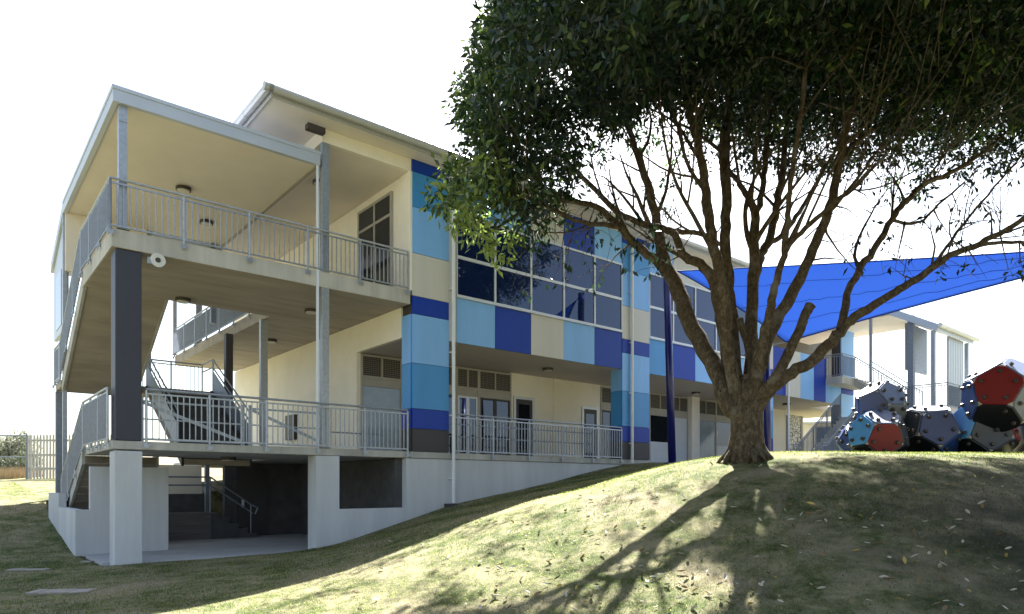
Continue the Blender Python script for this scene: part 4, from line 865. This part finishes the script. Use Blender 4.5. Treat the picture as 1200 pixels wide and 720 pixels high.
# ---------------------------------------------------------------- far left bushes, dry grass
bl=['grey-green bush nearest the picket fence at far left','rounded grey bush second from the fence at far left','silvery bush at the left edge beyond the wire fence']
for i,(x,Y,r,h) in enumerate(((22,36,1.1,2.6),(2,37,1.4,2.5),(-30,36,1.5,2.6))):
    c=ray(x,545,Y); z=float(tz(c[0],c[1])[0]); t=thing('bush',bl[i],'bush',(c[0],c[1],z),0,'bushes beyond the wire fence')
    cs_=rng.normal(0,1,(110,3)); cs_/=np.linalg.norm(cs_,axis=1,keepdims=True); cs_*=rng.random((110,1))**.4; cs_=cs_*[r,r*.8,h*.42]+[0,0,h*.52]
    lv=leafcloud(cs_,34,.16,np.full(110,.3),droop=-.3); tri_cloud('foliage',lv,LF,4,rng.random(len(lv)),M['leafg'],t)
    MB().tube((0,0,-.1),(.05,0,h*.6),.06,8,.02).build('stem',M['bark'],t)
tb_=thing('hedge','dark clipped hedge running behind the wire fence','hedge',(ray(-10,550,33)[0],33,.2))
cs_=np.c_[rng.uniform(-4.5,2.2,420),rng.uniform(-.35,.35,420),rng.uniform(.1,1.15,420)]; lv=leafcloud(cs_,30,.11,np.full(420,.16),droop=-.1)
tri_cloud('foliage',lv,LF,4,rng.random(len(lv))*.35,M['leafg'],tb_)
n=5000; X_=rng.uniform(ray(-90,555,30.5)[0],ray(34,555,30.5)[0],n); Y_=rng.uniform(29.4,31.5,n); z_=tz(X_,Y_); h=rng.uniform(.25,.6,n); ln=rng.normal(0,.1,(n,2)); w=np.full(n,.008)
b0=np.c_[X_,Y_,z_]; o=tri_cloud('dry_grass',np.stack([b0-[.01,0,0],b0+[.01,0,0],b0+np.c_[ln,h]],1),[(0,1,2)],3,rng.random(n),attr_ramp_mat('dry_grass',[(0,(.24,.18,.10)),(1,(.42,.34,.22))],rough=.9)); tag(o,kind='stuff')
# ---------------------------------------------------------------- light, sky, camera
EL_=R(48.5); AZ=math.atan2(.235,.97)
sdir=Vector((math.sin(AZ)*math.cos(EL_),math.cos(AZ)*math.cos(EL_),math.sin(EL_)))
ld=bpy.data.lights.new('sun','SUN'); ld.energy=5.0; ld.angle=R(.53); ld.color=(1,.975,.93); lo=bpy.data.objects.new('sun',ld); COL.objects.link(lo); lo.rotation_euler=sdir.to_track_quat('Z','Y').to_euler(); lo.location=(0,0,30)
wd=bpy.data.worlds.new('World'); sc.world=wd; wd.use_nodes=True; nt=wd.node_tree; bg=nt.nodes['Background']
sky=nt.nodes.new('ShaderNodeTexSky'); sky.sky_type='NISHITA'; sky.sun_disc=False; sky.sun_elevation=EL_; sky.sun_rotation=AZ; sky.dust_density=2; sky.air_density=1.2; sky.ozone_density=1.
hs_=nt.nodes.new('ShaderNodeHueSaturation'); hs_.inputs['Saturation'].default_value=.8; nt.links.new(sky.outputs[0],hs_.inputs['Color']); nt.links.new(hs_.outputs[0],bg.inputs['Color']); bg.inputs['Strength'].default_value=.05
cam=bpy.data.cameras.new('camera'); co=bpy.data.objects.new('camera',cam); COL.objects.link(co); co.location=(0,0,0); co.rotation_euler=(R(90),0,0); cam.sensor_width=36; cam.lens=36*F/1200; cam.shift_y=(CY-360)/1200; cam.clip_end=5000; cam.clip_start=.05; sc.camera=co
sc.view_settings.view_transform='Standard'; sc.view_settings.look='None'; sc.view_settings.gamma=1; sc.view_settings.exposure=2.6; sc.view_settings.use_curve_mapping=False
sc.render.engine='CYCLES'; sc.cycles.max_bounces=6; sc.cycles.diffuse_bounces=4; sc.cycles.transparent_max_bounces=4; sc.cycles.sample_clamp_indirect=8
